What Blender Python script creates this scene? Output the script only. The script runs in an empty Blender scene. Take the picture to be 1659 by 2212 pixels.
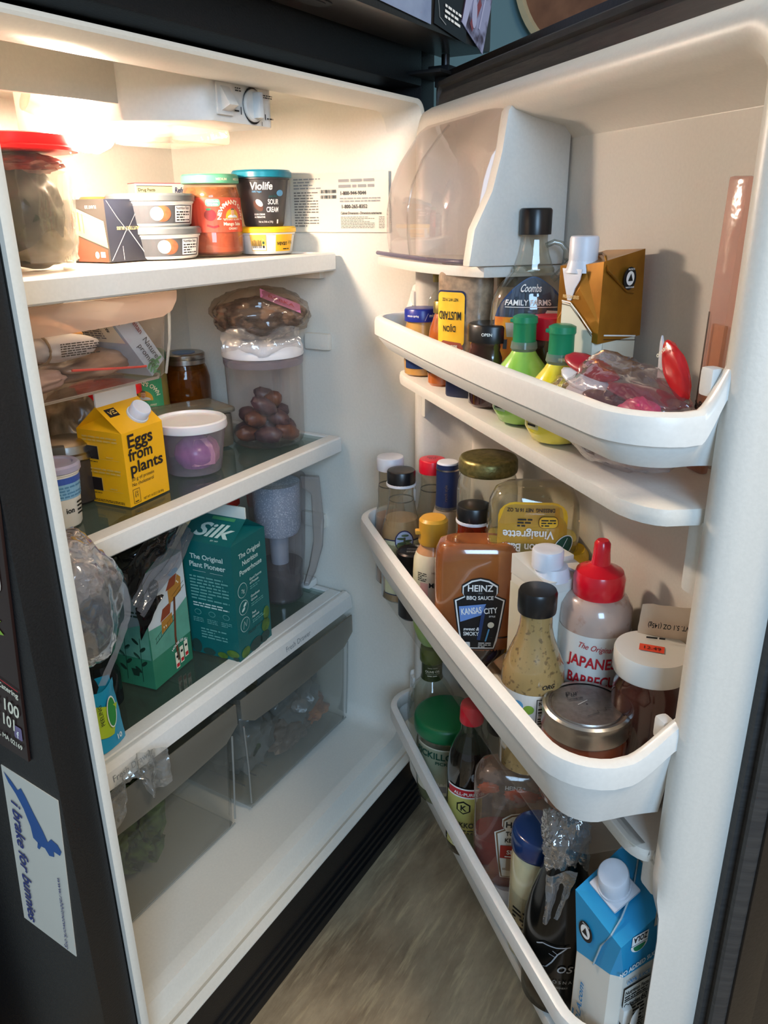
import bpy, bmesh, math, random
from mathutils import Vector, Matrix, noise
random.seed(7)
PI = math.pi
H = 1.14                                   # eye height above the floor; everything is modelled around eye level, then lifted
SC = bpy.context.scene
COL = SC.collection

# ---------------------------------------------------------------- camera
F_PX = 1693.28
PITCH, ROLL, YAW = [math.radians(a) for a in (20.97, -0.7086, 59.235)]
fw = Vector((math.sin(YAW), math.cos(YAW), 0)); rt = Vector((math.cos(YAW), -math.sin(YAW), 0)); up = Vector((0, 0, 1))
FV = fw*math.cos(PITCH) - up*math.sin(PITCH); UV = fw*math.sin(PITCH) + up*math.cos(PITCH)
R2 = rt*math.cos(ROLL) + UV*math.sin(ROLL); U2 = -rt*math.sin(ROLL) + UV*math.cos(ROLL)
CAMP = Vector((0, -0.6, 0))
cam = bpy.data.cameras.new('camera'); co = bpy.data.objects.new('camera', cam); COL.objects.link(co)
cam.sensor_fit = 'VERTICAL'; cam.sensor_height = 36; cam.lens = 36*F_PX/2212; cam.clip_start = .02
m = Matrix((( R2.x, U2.x, -FV.x), (R2.y, U2.y, -FV.y), (R2.z, U2.z, -FV.z))).to_4x4(); m.translation = CAMP
co.matrix_world = m; SC.camera = co

# ---------------------------------------------------------------- world, lights, exposure
w = bpy.data.worlds.new('room'); SC.world = w; w.use_nodes = True
w.node_tree.nodes['Background'].inputs[0].default_value = (.62, .68, .74, 1)
w.node_tree.nodes['Background'].inputs[1].default_value = .24
def area(name, loc, target, size, col, e):
    l = bpy.data.lights.new(name, 'AREA'); l.shape = 'RECTANGLE'; l.size, l.size_y = size; l.color = col; l.energy = e
    o = bpy.data.objects.new(name, l); COL.objects.link(o); o.location = loc
    o.rotation_euler = (Vector(target)-Vector(loc)).to_track_quat('-Z', 'Y').to_euler(); return o
area('window_daylight', (-1.5, -1.9, .75), (.8, .1, -.3), (1.0, 1.2), (.45, .70, 1.0), 35)
area('kitchen_ceiling_lamp', (.2, -1.5, 1.2), (.8, -.1, -.5), (.5, .5), (1.0, .84, .64), 13)
BULB_E = 300
vs = SC.view_settings; vs.view_transform = 'Standard'; vs.look = 'None'; vs.gamma = 1; vs.use_curve_mapping = False
vs.exposure = 0.86
SC.cycles.transparent_max_bounces = 40; SC.cycles.max_bounces = 10

# ---------------------------------------------------------------- materials
def lin(h):
    if isinstance(h, str):
        h = h.lstrip('#'); c = [int(h[i:i+2], 16)/255 for i in (0, 2, 4)]
        return tuple((x/12.92 if x <= .04045 else ((x+.055)/1.055)**2.4) for x in c)
    return h
MATS = {}
def mat(name, col='#ffffff', rough=.45, metal=0, var=.06, scale=30, bump=0, col2=None, emit=0, coat=0, sss=0, stretch=None, alpha=1, thr=None):
    """procedural principled material: two tones mixed by noise, optional bump"""
    if name in MATS: return MATS[name]
    m = bpy.data.materials.new(name); m.use_nodes = True; nt = m.node_tree; b = nt.nodes['Principled BSDF']
    c = lin(col); c2 = lin(col2) if col2 else tuple(max(0, x*(1-var*2)) for x in c)
    tc = nt.nodes.new('ShaderNodeTexCoord'); mp = nt.nodes.new('ShaderNodeMapping'); nz = nt.nodes.new('ShaderNodeTexNoise')
    nt.links.new(tc.outputs['Object'], mp.inputs[0]); nt.links.new(mp.outputs[0], nz.inputs['Vector'])
    if stretch: mp.inputs['Scale'].default_value = stretch
    nz.inputs['Scale'].default_value = scale; nz.inputs['Detail'].default_value = 4
    mx = nt.nodes.new('ShaderNodeMix'); mx.data_type = 'RGBA'
    cr = nt.nodes.new('ShaderNodeValToRGB'); t = thr or (.35, .65)
    cr.color_ramp.elements[0].position = t[0]; cr.color_ramp.elements[1].position = t[1]
    nt.links.new(nz.outputs['Fac'], cr.inputs[0]); nt.links.new(cr.outputs[0], mx.inputs[0])
    mx.inputs[6].default_value = (*c, 1); mx.inputs[7].default_value = (*c2, 1)
    nt.links.new(mx.outputs[2], b.inputs['Base Color'])
    b.inputs['Roughness'].default_value = rough; b.inputs['Metallic'].default_value = metal
    b.inputs['Coat Weight'].default_value = coat
    if sss: b.inputs['Subsurface Weight'].default_value = sss; b.inputs['Subsurface Scale'].default_value = .01
    if emit: b.inputs['Emission Color'].default_value = (*c, 1); b.inputs['Emission Strength'].default_value = emit
    if bump:
        bp = nt.nodes.new('ShaderNodeBump'); bp.inputs['Strength'].default_value = bump; bp.inputs['Distance'].default_value = .002
        nt.links.new(nz.outputs['Fac'], bp.inputs['Height']); nt.links.new(bp.outputs[0], b.inputs['Normal'])
    MATS[name] = m; return m
def clear(name, tint='#ffffff', haze=.06, rough=.04, hazecol='#ffffff', bump=0, scale=40, gloss=1, spots=None):
    """thin clear plastic or glass wall: transparent + fresnel gloss + a little haze"""
    if name in MATS: return MATS[name]
    m = bpy.data.materials.new(name); m.use_nodes = True; nt = m.node_tree; nt.nodes.clear(); N = nt.nodes.new; L = nt.links.new
    out = N('ShaderNodeOutputMaterial'); tr = N('ShaderNodeBsdfTransparent'); gl = N('ShaderNodeBsdfGlossy'); df = N('ShaderNodeBsdfDiffuse'); tl = N('ShaderNodeBsdfTranslucent')
    tr.inputs[0].default_value = (*lin(tint), 1); gl.inputs['Roughness'].default_value = rough
    df.inputs[0].default_value = (*lin(hazecol), 1); tl.inputs[0].default_value = (*lin(hazecol), 1)
    lw = N('ShaderNodeLayerWeight'); lw.inputs[0].default_value = .5
    pw = N('ShaderNodeMath'); pw.operation = 'POWER'; pw.inputs[1].default_value = 3.5; L(lw.outputs['Facing'], pw.inputs[0])
    mu = N('ShaderNodeMath'); mu.operation = 'MULTIPLY_ADD'; mu.inputs[1].default_value = .75*gloss; mu.inputs[2].default_value = .045*gloss; mu.use_clamp = True
    L(pw.outputs[0], mu.inputs[0])
    m1 = N('ShaderNodeMixShader'); L(mu.outputs[0], m1.inputs[0]); L(tr.outputs[0], m1.inputs[1]); L(gl.outputs[0], m1.inputs[2])
    m2 = N('ShaderNodeMixShader'); m2.inputs[0].default_value = .5; L(df.outputs[0], m2.inputs[1]); L(tl.outputs[0], m2.inputs[2])
    m3 = N('ShaderNodeMixShader'); m3.inputs[0].default_value = haze; L(m1.outputs[0], m3.inputs[1]); L(m2.outputs[0], m3.inputs[2]); L(m3.outputs[0], out.inputs[0])
    tc = N('ShaderNodeTexCoord'); nz = N('ShaderNodeTexNoise'); L(tc.outputs['Object'], nz.inputs['Vector']); nz.inputs['Scale'].default_value = scale; nz.inputs['Detail'].default_value = 3
    if bump:
        bp = N('ShaderNodeBump'); bp.inputs['Strength'].default_value = bump; bp.inputs['Distance'].default_value = .004
        L(nz.outputs['Fac'], bp.inputs['Height'])
        for s in (gl, df, tl): L(bp.outputs[0], s.inputs['Normal'])
        L(bp.outputs[0], lw.inputs['Normal'])
    if spots:                                    # residue clinging to the wall
        cr = N('ShaderNodeMapRange'); cr.inputs[1].default_value = spots[0]; cr.inputs[2].default_value = spots[0]+.06; cr.inputs[3].default_value = haze; cr.inputs[4].default_value = spots[1]
        L(nz.outputs['Fac'], cr.inputs[0]); L(cr.outputs[0], m3.inputs[0])
    MATS[name] = m; return m

white_plastic = mat('white_plastic', '#dedcd6', .32, var=.02, bump=.05, scale=220)
liner_m = mat('liner_plastic', '#d9d4c8', .36, var=.02, bump=.06, scale=260)
door_liner_m = mat('door_liner_plastic', '#d6d1c7', .4, var=.02, bump=.08, scale=300)
black_enamel = mat('black_enamel', '#19191a', .42, var=.2, bump=.25, scale=420)
black_flat = mat('black_flat', '#0e0e10', .55, var=.2)
bronze_black = mat('bronze_black', '#2c2622', .30, metal=.2, var=.1, bump=.1, scale=300)
gasket_m = mat('gasket_rubber', '#2e2d2d', .6, var=.3, bump=.3, scale=25, col2='#3a3836', stretch=(1, 1, 8))
glass_m = clear('shelf_glass', '#e3eeea', .10, .04, '#8fa09a')
clear_drawer = clear('drawer_plastic', '#efefec', .09, .07, '#a0a29c', gloss=1.0)
clear_pl = clear('clear_plastic', '#f0eeec', .05, .05, '#e8e6e4')
clear_gl = clear('clear_glass', '#eef0ec', .03, .02, '#e0e4de')
bag_m = clear('bag_film', '#f1f1f2', .16, .12, '#d8d9de', bump=1.0, scale=35, gloss=3.5)
print_dim = mat('print_dim', '#6e6b66', .5)
white = mat('print_white', '#ecebe6', .5, var=.01); black = mat('print_black', '#121214', .5, var=.05)
red = mat('print_red', '#c01f2a', .45, var=.05); green = mat('print_green', '#1d7a4a', .45, var=.05)
cream = mat('print_cream', '#e6dfc6', .5, var=.02); yellow = mat('print_yellow', '#f0b323', .45, var=.02)
navy = mat('print_navy', '#16264f', .45, var=.04); grey = mat('print_grey', '#8b8c8c', .5, var=.02)
teal = mat('print_teal', '#0d6a6a', .42, var=.03); gold = mat('gold_metal', '#a8965a', .3, .8, var=.1)
silver = mat('silver_metal', '#b9b7b2', .28, 1, var=.08, scale=60, bump=.05)
dgreen = mat('print_dark_green', '#1a4a38', .5, var=.05); brown = mat('print_brown', '#6a3a22', .5, var=.1)
skin = mat('print_skin', '#d9a883', .5, var=.02); sky = mat('print_sky', '#5b9fc9', .5, var=.05); orange = mat('print_orange', '#e0571f', .5, var=.05)

# ---------------------------------------------------------------- mesh helpers
def link(name, me, m=None, parent=None, smooth=30, loc=None):
    if m is not None: me.materials.append(m)
    o = bpy.data.objects.new(name, me); COL.objects.link(o)
    if parent is not None: o.parent = parent
    if loc is not None: o.location = loc
    if smooth:
        for p in me.polygons: p.use_smooth = True
        me.set_sharp_from_angle(angle=math.radians(smooth))
    return o
def obj(name, V, Fc, m, parent=None, smooth=30, loc=None):
    me = bpy.data.meshes.new(name); me.from_pydata([tuple(v) for v in V], [], Fc); me.update()
    return link(name, me, m, parent, smooth, loc)
def bmo(name, bm, m, parent=None, smooth=30, loc=None):
    bmesh.ops.recalc_face_normals(bm, faces=bm.faces)
    me = bpy.data.meshes.new(name); bm.to_mesh(me); bm.free(); return link(name, me, m, parent, smooth, loc)
def thing(name, label, cat, loc, rot=0, group=None, tilt=None):
    o = bpy.data.objects.new(name, None); COL.objects.link(o); o.empty_display_size = .02
    o.location = loc; o.rotation_euler = (tilt[0], tilt[1], rot) if tilt else (0, 0, rot)
    o['label'] = label; o['category'] = cat
    if group: o['group'] = group
    return o
def tag(o, label, cat, group=None):
    o['label'] = label; o['category'] = cat
    if group: o['group'] = group
    return o
def add_box(bm, x0, x1, y0, y1, z0, z1, bev=0, seg=2):
    g = bmesh.ops.create_cube(bm, size=1)
    vs_ = g['verts']
    for v in vs_: v.co = Vector(((x0+x1)/2+v.co.x*(x1-x0), (y0+y1)/2+v.co.y*(y1-y0), (z0+z1)/2+v.co.z*(z1-z0)))
    if bev:
        es = list({e for v in vs_ for e in v.link_edges})
        bmesh.ops.bevel(bm, geom=es, offset=bev, segments=seg, profile=.7, affect='EDGES')
def box(name, x0, x1, y0, y1, z0, z1, m, parent=None, bev=.0015, loc=None):
    bm = bmesh.new(); add_box(bm, x0, x1, y0, y1, z0, z1, bev); return bmo(name, bm, m, parent, loc=loc)
def boxes(name, L, m, parent=None, bev=.0015):
    bm = bmesh.new()
    for b in L: add_box(bm, *b, bev)
    return bmo(name, bm, m, parent)
def prism(name, pts, z0, z1, m, parent=None, bev=0, axis='z'):
    """extrude a 2D outline; axis z: pts=(x,y); axis y: pts=(x,z); axis x: pts=(y,z)"""
    bm = bmesh.new()
    def P(p, t): return {'z': (p[0], p[1], t), 'y': (p[0], t, p[1]), 'x': (t, p[0], p[1])}[axis]
    a = [bm.verts.new(P(p, z0)) for p in pts]; b = [bm.verts.new(P(p, z1)) for p in pts]; n = len(pts)
    bm.faces.new(a); bm.faces.new(b[::-1])
    for i in range(n): bm.faces.new((a[i], a[(i+1) % n], b[(i+1) % n], b[i]))
    if bev:
        bmesh.ops.recalc_face_normals(bm, faces=bm.faces)
        bmesh.ops.bevel(bm, geom=[e for e in bm.edges if e.calc_face_angle(0) > .5], offset=bev, segments=2, profile=.7, affect='EDGES')
    return bmo(name, bm, m, parent)
def sup(a, p, sx, sy):
    c, s = math.cos(a), math.sin(a)
    return (math.copysign(abs(s)**(2/p), s)*sx, -math.copysign(abs(c)**(2/p), c)*sy)
def lathe(name, prof, m, parent=None, seg=40, p=2, sx=1, sy=1, caps=(1, 1), smooth=35, loc=None, ridge=None, tilt=None):
    """surface of revolution from (r, z); p>2 squares it; ridge=(z0,z1,n,depth) flutes part of it"""
    V, Fc = [], []
    for r, z in prof:
        for i in range(seg):
            a = 2*PI*i/seg; x, y = sup(a, p, sx, sy); k = 1
            if ridge and ridge[0] <= z <= ridge[1] and i % 2: k = 1-ridge[2]
            V.append((x*r*k, y*r*k, z))
    n = len(prof)
    for j in range(n-1):
        for i in range(seg):
            k = (i+1) % seg; Fc.append((j*seg+i, j*seg+k, (j+1)*seg+k, (j+1)*seg+i))
    if caps[0]: Fc.append(tuple(range(seg))[::-1])
    if caps[1]: Fc.append(tuple((n-1)*seg+i for i in range(seg)))
    o = obj(name, V, Fc, m, parent, smooth, loc)
    if tilt: o.rotation_euler = tilt
    return o
def tube(name, pts, r, m, parent=None, seg=10, closed=False):
    V, Fc = [], []; n = len(pts); P = [Vector(q) for q in pts]
    for i, q in enumerate(P):
        if closed: t = (P[(i+1) % n]-P[i-1]).normalized()
        else: t = (P[min(i+1, n-1)]-P[max(i-1, 0)]).normalized()
        s = t.cross(Vector((0, 0, 1)) if abs(t.z) < .9 else Vector((1, 0, 0))).normalized(); u = t.cross(s)
        rr = r[i] if isinstance(r, (list, tuple)) else r
        for k in range(seg):
            a = 2*PI*k/seg; V.append(q+s*math.cos(a)*rr+u*math.sin(a)*rr)
    for i in range(n if closed else n-1):
        for k in range(seg):
            a, b = i*seg, ((i+1) % n)*seg; Fc.append((a+k, a+(k+1) % seg, b+(k+1) % seg, b+k))
    if not closed: Fc.append(tuple(range(seg))[::-1]); Fc.append(tuple((n-1)*seg+k for k in range(seg)))
    return obj(name, V, Fc, m, parent, 60)
def blob(name, rad, m, parent=None, amp=.15, freq=3, seed=0, sub=4, loc=(0, 0, 0), flat=None, rot=None, fine=0):
    """lumpy closed body: noise-displaced sphere; flat= lowest z kept"""
    bm = bmesh.new(); bmesh.ops.create_icosphere(bm, subdivisions=sub, radius=1)
    for v in bm.verts:
        d = v.co.normalized(); k = 1+amp*noise.noise(d*freq+Vector((seed*3.1, seed, 0)))*2
        if fine: k += fine*abs(noise.noise(d*freq*3.5+Vector((seed, 5, 0))))*2
        v.co = Vector((d.x*rad[0]*k, d.y*rad[1]*k, d.z*rad[2]*k))
        if flat is not None and v.co.z < flat: v.co.z = flat+(v.co.z-flat)*.05
    o = bmo(name, bm, m, parent, smooth=50 if fine else 80); o.location = loc
    if rot: o.rotation_euler = rot
    return o
def cloth(name, fn, nu, nv, m, parent=None, amp=.004, freq=30, seed=0, loc=None, smooth=40, solid=0):
    """crumpled film: fn(s,t)->point for s,t in 0..1"""
    V, Fc = [], []
    for j in range(nv+1):
        for i in range(nu+1):
            q = Vector(fn(i/nu, j/nv)); n = noise.noise_vector(q*freq+Vector((seed, 0, 0)))
            n2 = noise.noise_vector(q*freq*2.7+Vector((seed, 9, 0)))
            V.append(q+n*amp+n2*amp*.5)
    for j in range(nv):
        for i in range(nu):
            a = j*(nu+1)+i; Fc.append((a, a+1, a+nu+2, a+nu+1))
    return obj(name, V, Fc, m, parent, smooth, loc)

# ---------------------------------------------------------------- lettering: glyphs of the built-in font as flat meshes
CH = ''.join(chr(c) for c in range(33, 127))
def glyphs(off):
    objs = {}
    for c in CH:
        for s in (c, c+'I'):
            cu = bpy.data.curves.new('g', 'FONT'); cu.body = s; cu.size = 1; cu.offset = off; cu.resolution_u = 3; cu.fill_mode = 'BOTH' if False else 'FRONT'
            o = bpy.data.objects.new('g', cu); COL.objects.link(o); objs[s, s == c] = o
    return objs
def build_glyphs():
    out = {}
    sets = {0: glyphs(0), 1: glyphs(.022)}
    bpy.context.view_layer.update(); dg = bpy.context.evaluated_depsgraph_get()
    for b, objs in sets.items():
        M = {}
        for k, o in objs.items():
            me = bpy.data.meshes.new_from_object(o.evaluated_get(dg)); M[k] = ([tuple(v.co[:2]) for v in me.vertices], [tuple(p.vertices) for p in me.polygons]); bpy.data.meshes.remove(me)
        wI = max(v[0] for v in M['I', True][0])
        for c in CH:
            adv = max(v[0] for v in M[c+'I', False][0])-wI
            out[b, c] = (M[c, True][0], M[c, True][1], adv)
        for o in objs.values():
            cu = o.data; bpy.data.objects.remove(o); bpy.data.curves.remove(cu)
    return out
GL = build_glyphs()
def text2d(s, size, bold=0, sp=1.0, xs=1.0, shear=0):
    V, Fc, x = [], [], 0
    for c in s:
        if c == ' ' or (bold, c) not in GL: x += .28; continue
        v, f, a = GL[bold, c]; b = len(V)
        V += [((q[0]+x+q[1]*shear)*size*xs, q[1]*size) for q in v]; Fc += [tuple(i+b for i in t) for t in f]; x += a*sp
    return V, Fc, x*size*xs
class Dec:
    """flat print laid on a surface given by mapf(x, y, off)"""
    def __init__(s, mapf, step=None): s.f = mapf; s.step = step; s.L = {}; s.k = 0
    def add(s, name, m, V, Fc, off):
        V0, F0 = s.L.setdefault((name, m.name), ([], []))
        if s.step and Fc:
            bm = bmesh.new(); vv = [bm.verts.new((x, y, 0)) for x, y in V]
            for f in Fc:
                try: bm.faces.new([vv[i] for i in f])
                except ValueError: pass
            xs = [x for x, y in V]; x = math.floor(min(xs)/s.step)*s.step+s.step
            while x < max(xs):
                bmesh.ops.bisect_plane(bm, geom=bm.verts[:]+bm.edges[:]+bm.faces[:], plane_co=(x, 0, 0), plane_no=(1, 0, 0), dist=1e-7); x += s.step
            bm.verts.index_update(); V = [(v.co.x, v.co.y) for v in bm.verts]; Fc = [tuple(v.index for v in f.verts) for f in bm.faces]; bm.free()
        b = len(V0); V0 += [s.f(x, y, off) for x, y in V]; F0 += [tuple(i+b for i in f) for f in Fc]
    def poly(s, name, m, P, off=.0004): s.add(name, m, P, [tuple(range(len(P)))], off); return s
    def rect(s, name, m, x0, y0, x1, y1, off=.0004, r=0):
        if not r: return s.poly(name, m, [(x0, y0), (x1, y0), (x1, y1), (x0, y1)], off)
        P = []
        for cx, cy, a0 in ((x1-r, y0+r, -PI/2), (x1-r, y1-r, 0), (x0+r, y1-r, PI/2), (x0+r, y0+r, PI)):
            P += [(cx+r*math.cos(a0+PI/8*k), cy+r*math.sin(a0+PI/8*k)) for k in range(5)]
        return s.poly(name, m, P, off)
    def ell(s, name, m, cx, cy, rx, ry, off=.0006, a0=0, a1=2*PI, rot=0):
        n = 24; P = []
        for i in range(n if a1-a0 > 6 else n+1):
            a = a0+(a1-a0)*i/n; x, y = rx*math.cos(a), ry*math.sin(a); P.append((cx+x*math.cos(rot)-y*math.sin(rot), cy+x*math.sin(rot)+y*math.cos(rot)))
        return s.poly(name, m, P, off)
    def line(s, name, m, pts, wd, off=.0008):
        for a, b in zip(pts, pts[1:]):
            d = Vector(b)-Vector(a); L = d.length or 1; n = Vector((-d.y, d.x))/L*wd/2
            s.poly(name, m, [(a[0]-n.x, a[1]-n.y), (b[0]-n.x, b[1]-n.y), (b[0]+n.x, b[1]+n.y), (a[0]+n.x, a[1]+n.y)], off)
        return s
    def text(s, m, t, x, y, size, bold=1, al='c', rot=0, sp=1, xs=1, shear=0, off=.0010, name='lettering', arc=None, fit=None):
        V, Fc, wd = text2d(t, size, bold, sp, xs, shear)
        if fit: k = fit/max(wd, 1e-6); V = [(a*k, b) for a, b in V]; wd = fit
        dx = {'c': -wd/2, 'l': 0, 'r': -wd}[al]; V = [(a+dx, b) for a, b in V]
        if arc: V = [((arc+b)*math.sin(a/arc), (arc+b)*math.cos(a/arc)-arc) for a, b in V]
        c, sn = math.cos(rot), math.sin(rot); V = [(x+a*c-b*sn, y+a*sn+b*c) for a, b in V]
        s.add(name, m, V, Fc, off); return s
    def fine(s, m, x0, y0, x1, y1, rows, fill=.5, off=.0010, name='fine_print', seed=1):
        """rows of small unreadable print"""
        R = random.Random(seed); hrow = (y1-y0)/rows; V, Fc = [], []
        for j in range(rows):
            y = y1-(j+.8)*hrow; x = x0; xe = x1 if R.random() < .75 else x0+(x1-x0)*R.uniform(.5, .9)
            while x < xe:
                wd = min(R.uniform(.8, 3)*hrow, xe-x); b = len(V); V += [(x, y), (x+wd, y), (x+wd, y+hrow*fill), (x, y+hrow*fill)]; Fc.append((b, b+1, b+2, b+3)); x += wd+hrow*.4
        st = s.step; s.step = None; s.add(name, m, V, Fc, off); s.step = st; return s
    def bars(s, m, x0, y0, x1, y1, off=.0010, horiz=False):
        R = random.Random(3); a, b = (y0, y1) if horiz else (x0, x1); t = a; L = b-a
        while t < b:
            wd = R.choice((1, 1, 2, 3))*L/70
            if horiz: s.rect('barcode', black, x0, t, x1, min(t+wd, b), off)
            else: s.rect('barcode', black, t, y0, min(t+wd, b), y1, off)
            t += wd+R.choice((1, 1, 2))*L/60
        return s
    def build(s, parent):
        base = None
        for (name, mn), (V, Fc) in s.L.items():
            o = obj(name, V, Fc, bpy.data.materials[mn], base if (base is not None) else parent, 0)
            if base is None and name in ('label', 'wrapper', 'printed_band', 'sticker'): base = o
        return s
def pl(o, ex, ey, n):
    o, ex, ey, n = Vector(o), Vector(ex), Vector(ey), Vector(n); return lambda x, y, off: tuple(o+ex*x+ey*y+n*off)
def face(side, wd, dp, z0=0, cx=0):
    """flat map onto a face of a box centred on the thing: F front, L left, R right"""
    if side == 'F': return pl((cx, -dp/2, z0), (1, 0, 0), (0, 0, 1), (0, -1, 0))
    if side == 'R': return pl((wd/2, cx, z0), (0, 1, 0), (0, 0, 1), (1, 0, 0))
    if side == 'L': return pl((-wd/2, cx, z0), (0, -1, 0), (0, 0, 1), (-1, 0, 0))
def prof_r(prof, z):
    for (r0, z0), (r1, z1) in zip(prof, prof[1:]):
        if z0 <= z <= z1 and z1 > z0: return r0+(r1-r0)*(z-z0)/(z1-z0)
    return prof[0][0] if z < prof[0][1] else prof[-1][0]
def cyl(prof, a0=0, p=2, sx=1, sy=1):
    rm = max(r for r, z in prof)
    def f(x, y, off):
        r = prof_r(prof, y)
        if p > 2:                                   # squarish body: print lies flat on the broad front
            q = max(-.995, min(.995, x/(rm*sx))); return (q*sx*r, -((1-abs(q)**p)**(1/p)*sy*r+off), y)
        a = a0+x/(rm*(sx+sy)/2)
        if p == 2 and sx == sy == 1: return ((r+off)*math.sin(a), -(r+off)*math.cos(a), y)
        X, Y = sup(a, p, sx, sy); return (X*r+off*math.sin(a), Y*r-off*math.cos(a), y)
    return f

# door frame: u runs from the hinge outwards, n from the gasket plane towards the food, z up
A_D = math.radians(41.964); DU = -Vector((math.sin(A_D), math.cos(A_D), 0)); DN = Vector((-math.cos(A_D), math.sin(A_D), 0)); G0 = Vector((1.14, -.02, 0))
ROT_D = math.atan2(DU.y, DU.x)
def D(u, n, z): return G0+DU*u+DN*n+Vector((0, 0, z))
def toward(loc, deg=0):
    d = CAMP-Vector(loc); return math.atan2(d.y, d.x)+PI/2+math.radians(deg)

# ================================================================ the room
def structure(o): o['kind'] = 'structure'; return o
def floor_material():
    m = bpy.data.materials.new('worn_floor'); m.use_nodes = True; nt = m.node_tree; b = nt.nodes['Principled BSDF']; N = nt.nodes.new; L = nt.links.new
    tc = N('ShaderNodeTexCoord')
    def nz(sc, stretch, rot, det=6):
        mp = N('ShaderNodeMapping'); mp.inputs['Scale'].default_value = stretch; mp.inputs['Rotation'].default_value = (0, 0, rot); L(tc.outputs['Object'], mp.inputs[0])
        n = N('ShaderNodeTexNoise'); n.inputs['Scale'].default_value = sc; n.inputs['Detail'].default_value = det; n.inputs['Roughness'].default_value = .65; L(mp.outputs[0], n.inputs[0]); return n
    a = nz(5, (1, 2.2, 1), .3); c = nz(9, (1, 9, 1), .55); d = nz(16, (1, 8, 1), 1.0, 5)
    r1 = N('ShaderNodeValToRGB'); r1.color_ramp.elements[0].color = (*lin('#756048'), 1); r1.color_ramp.elements[1].color = (*lin('#bda684'), 1)
    r1.color_ramp.elements[0].position = .3; r1.color_ramp.elements[1].position = .72; L(a.outputs[0], r1.inputs[0])
    mx = N('ShaderNodeMix'); mx.data_type = 'RGBA'; mr = N('ShaderNodeMapRange'); mr.inputs[1].default_value = .52; mr.inputs[2].default_value = .7; mr.inputs[4].default_value = .55; L(c.outputs[0], mr.inputs[0]); L(mr.outputs[0], mx.inputs[0])
    L(r1.outputs[0], mx.inputs[6]); mx.inputs[7].default_value = (*lin('#d6bd92'), 1)
    m2 = N('ShaderNodeMix'); m2.data_type = 'RGBA'; k = N('ShaderNodeMapRange'); k.inputs[1].default_value = .66; k.inputs[2].default_value = .78; k.inputs[4].default_value = .6; L(d.outputs[0], k.inputs[0]); L(k.outputs[0], m2.inputs[0])
    L(mx.outputs[2], m2.inputs[6]); m2.inputs[7].default_value = (*lin('#3d362c'), 1); L(m2.outputs[2], b.inputs['Base Color'])
    b.inputs['Roughness'].default_value = .42
    bp = N('ShaderNodeBump'); bp.inputs['Strength'].default_value = .35; bp.inputs['Distance'].default_value = .003; L(c.outputs[0], bp.inputs['Height']); L(bp.outputs[0], b.inputs['Normal'])
    return m
structure(box('floor', -2.2, 2.6, -3.0, 1.0, -H-.05, -H, floor_material(), bev=0))
wall_m = mat('teal_wall', '#6f8f96', .75, var=.03, scale=8, bump=.05)
structure(box('wall_back', -.2, 2.6, .9, .98, -H, 1.36, wall_m, bev=0))
structure(box('wall_right', 2.3, 2.38, -1.4, .9, -H, 1.36, wall_m, bev=0))
structure(box('wall_left', -.2, .33, .195, .9, -H, 1.36, mat('pale_grey_wall', '#a9aca6', .7, var=.02), bev=.002))
# round wooden tray on the right-hand wall
t = thing('wooden_tray', 'round brown wooden tray with a cream rim hanging on the teal wall', 'tray', (2.298, .10, .59), 0)
wood_m = mat('tray_wood', '#6b4632', .5, col2='#8a5f45', scale=12, stretch=(1, 1, 6), bump=.1)
o = lathe('tray_base', [(.215, 0), (.215, .012)], wood_m, t, 64); o.rotation_euler = (0, -PI/2, 0)
o = lathe('tray_rim', [(.215, 0), (.235, 0), (.24, .012), (.235, .028), (.22, .028), (.215, .012)], mat('tray_rim_cream', '#b7a988', .5), t, 64, caps=(0, 0)); o.rotation_euler = (0, -PI/2, 0)

# ================================================================ refrigerator
XL, XR = .414, 1.128              # opening
ZB, ZT = -.985, .150
FR = thing('refrigerator', 'black top-freezer refrigerator standing open with a white interior full of food', 'refrigerator', (.77, 0, -H))
def fr(v): return (v[0]-.77, v[1], v[2]+H)
def in_fr(o): o.parent = FR; o.location = Vector(o.location)+Vector((-.77, 0, H)); return o
OUT0, OUT1 = .372, 1.170
c = in_fr(boxes('cabinet', [(OUT0, XL-.001, .0, .62, -H+.03, .60), (XR+.001, OUT1, 0, .62, -H+.03, .60), (XL-.002, XR+.002, 0, .62, ZT+.018, .60),
    (XL-.002, XR+.002, .49, .62, -H+.03, ZT+.02), (XL-.002, XR+.002, .0, .62, -H+.03, ZB-.001)], black_enamel, bev=.004))
in_fr(boxes('base_grille', [(OUT0+.02, OUT1-.02, .004, .05, -H+.001, -H+.035)]+[(OUT0+.04, OUT1-.04, -.004, .004, -1.112+.018*k, -1.105+.018*k) for k in range(4)], black_flat, bev=.001))
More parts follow.
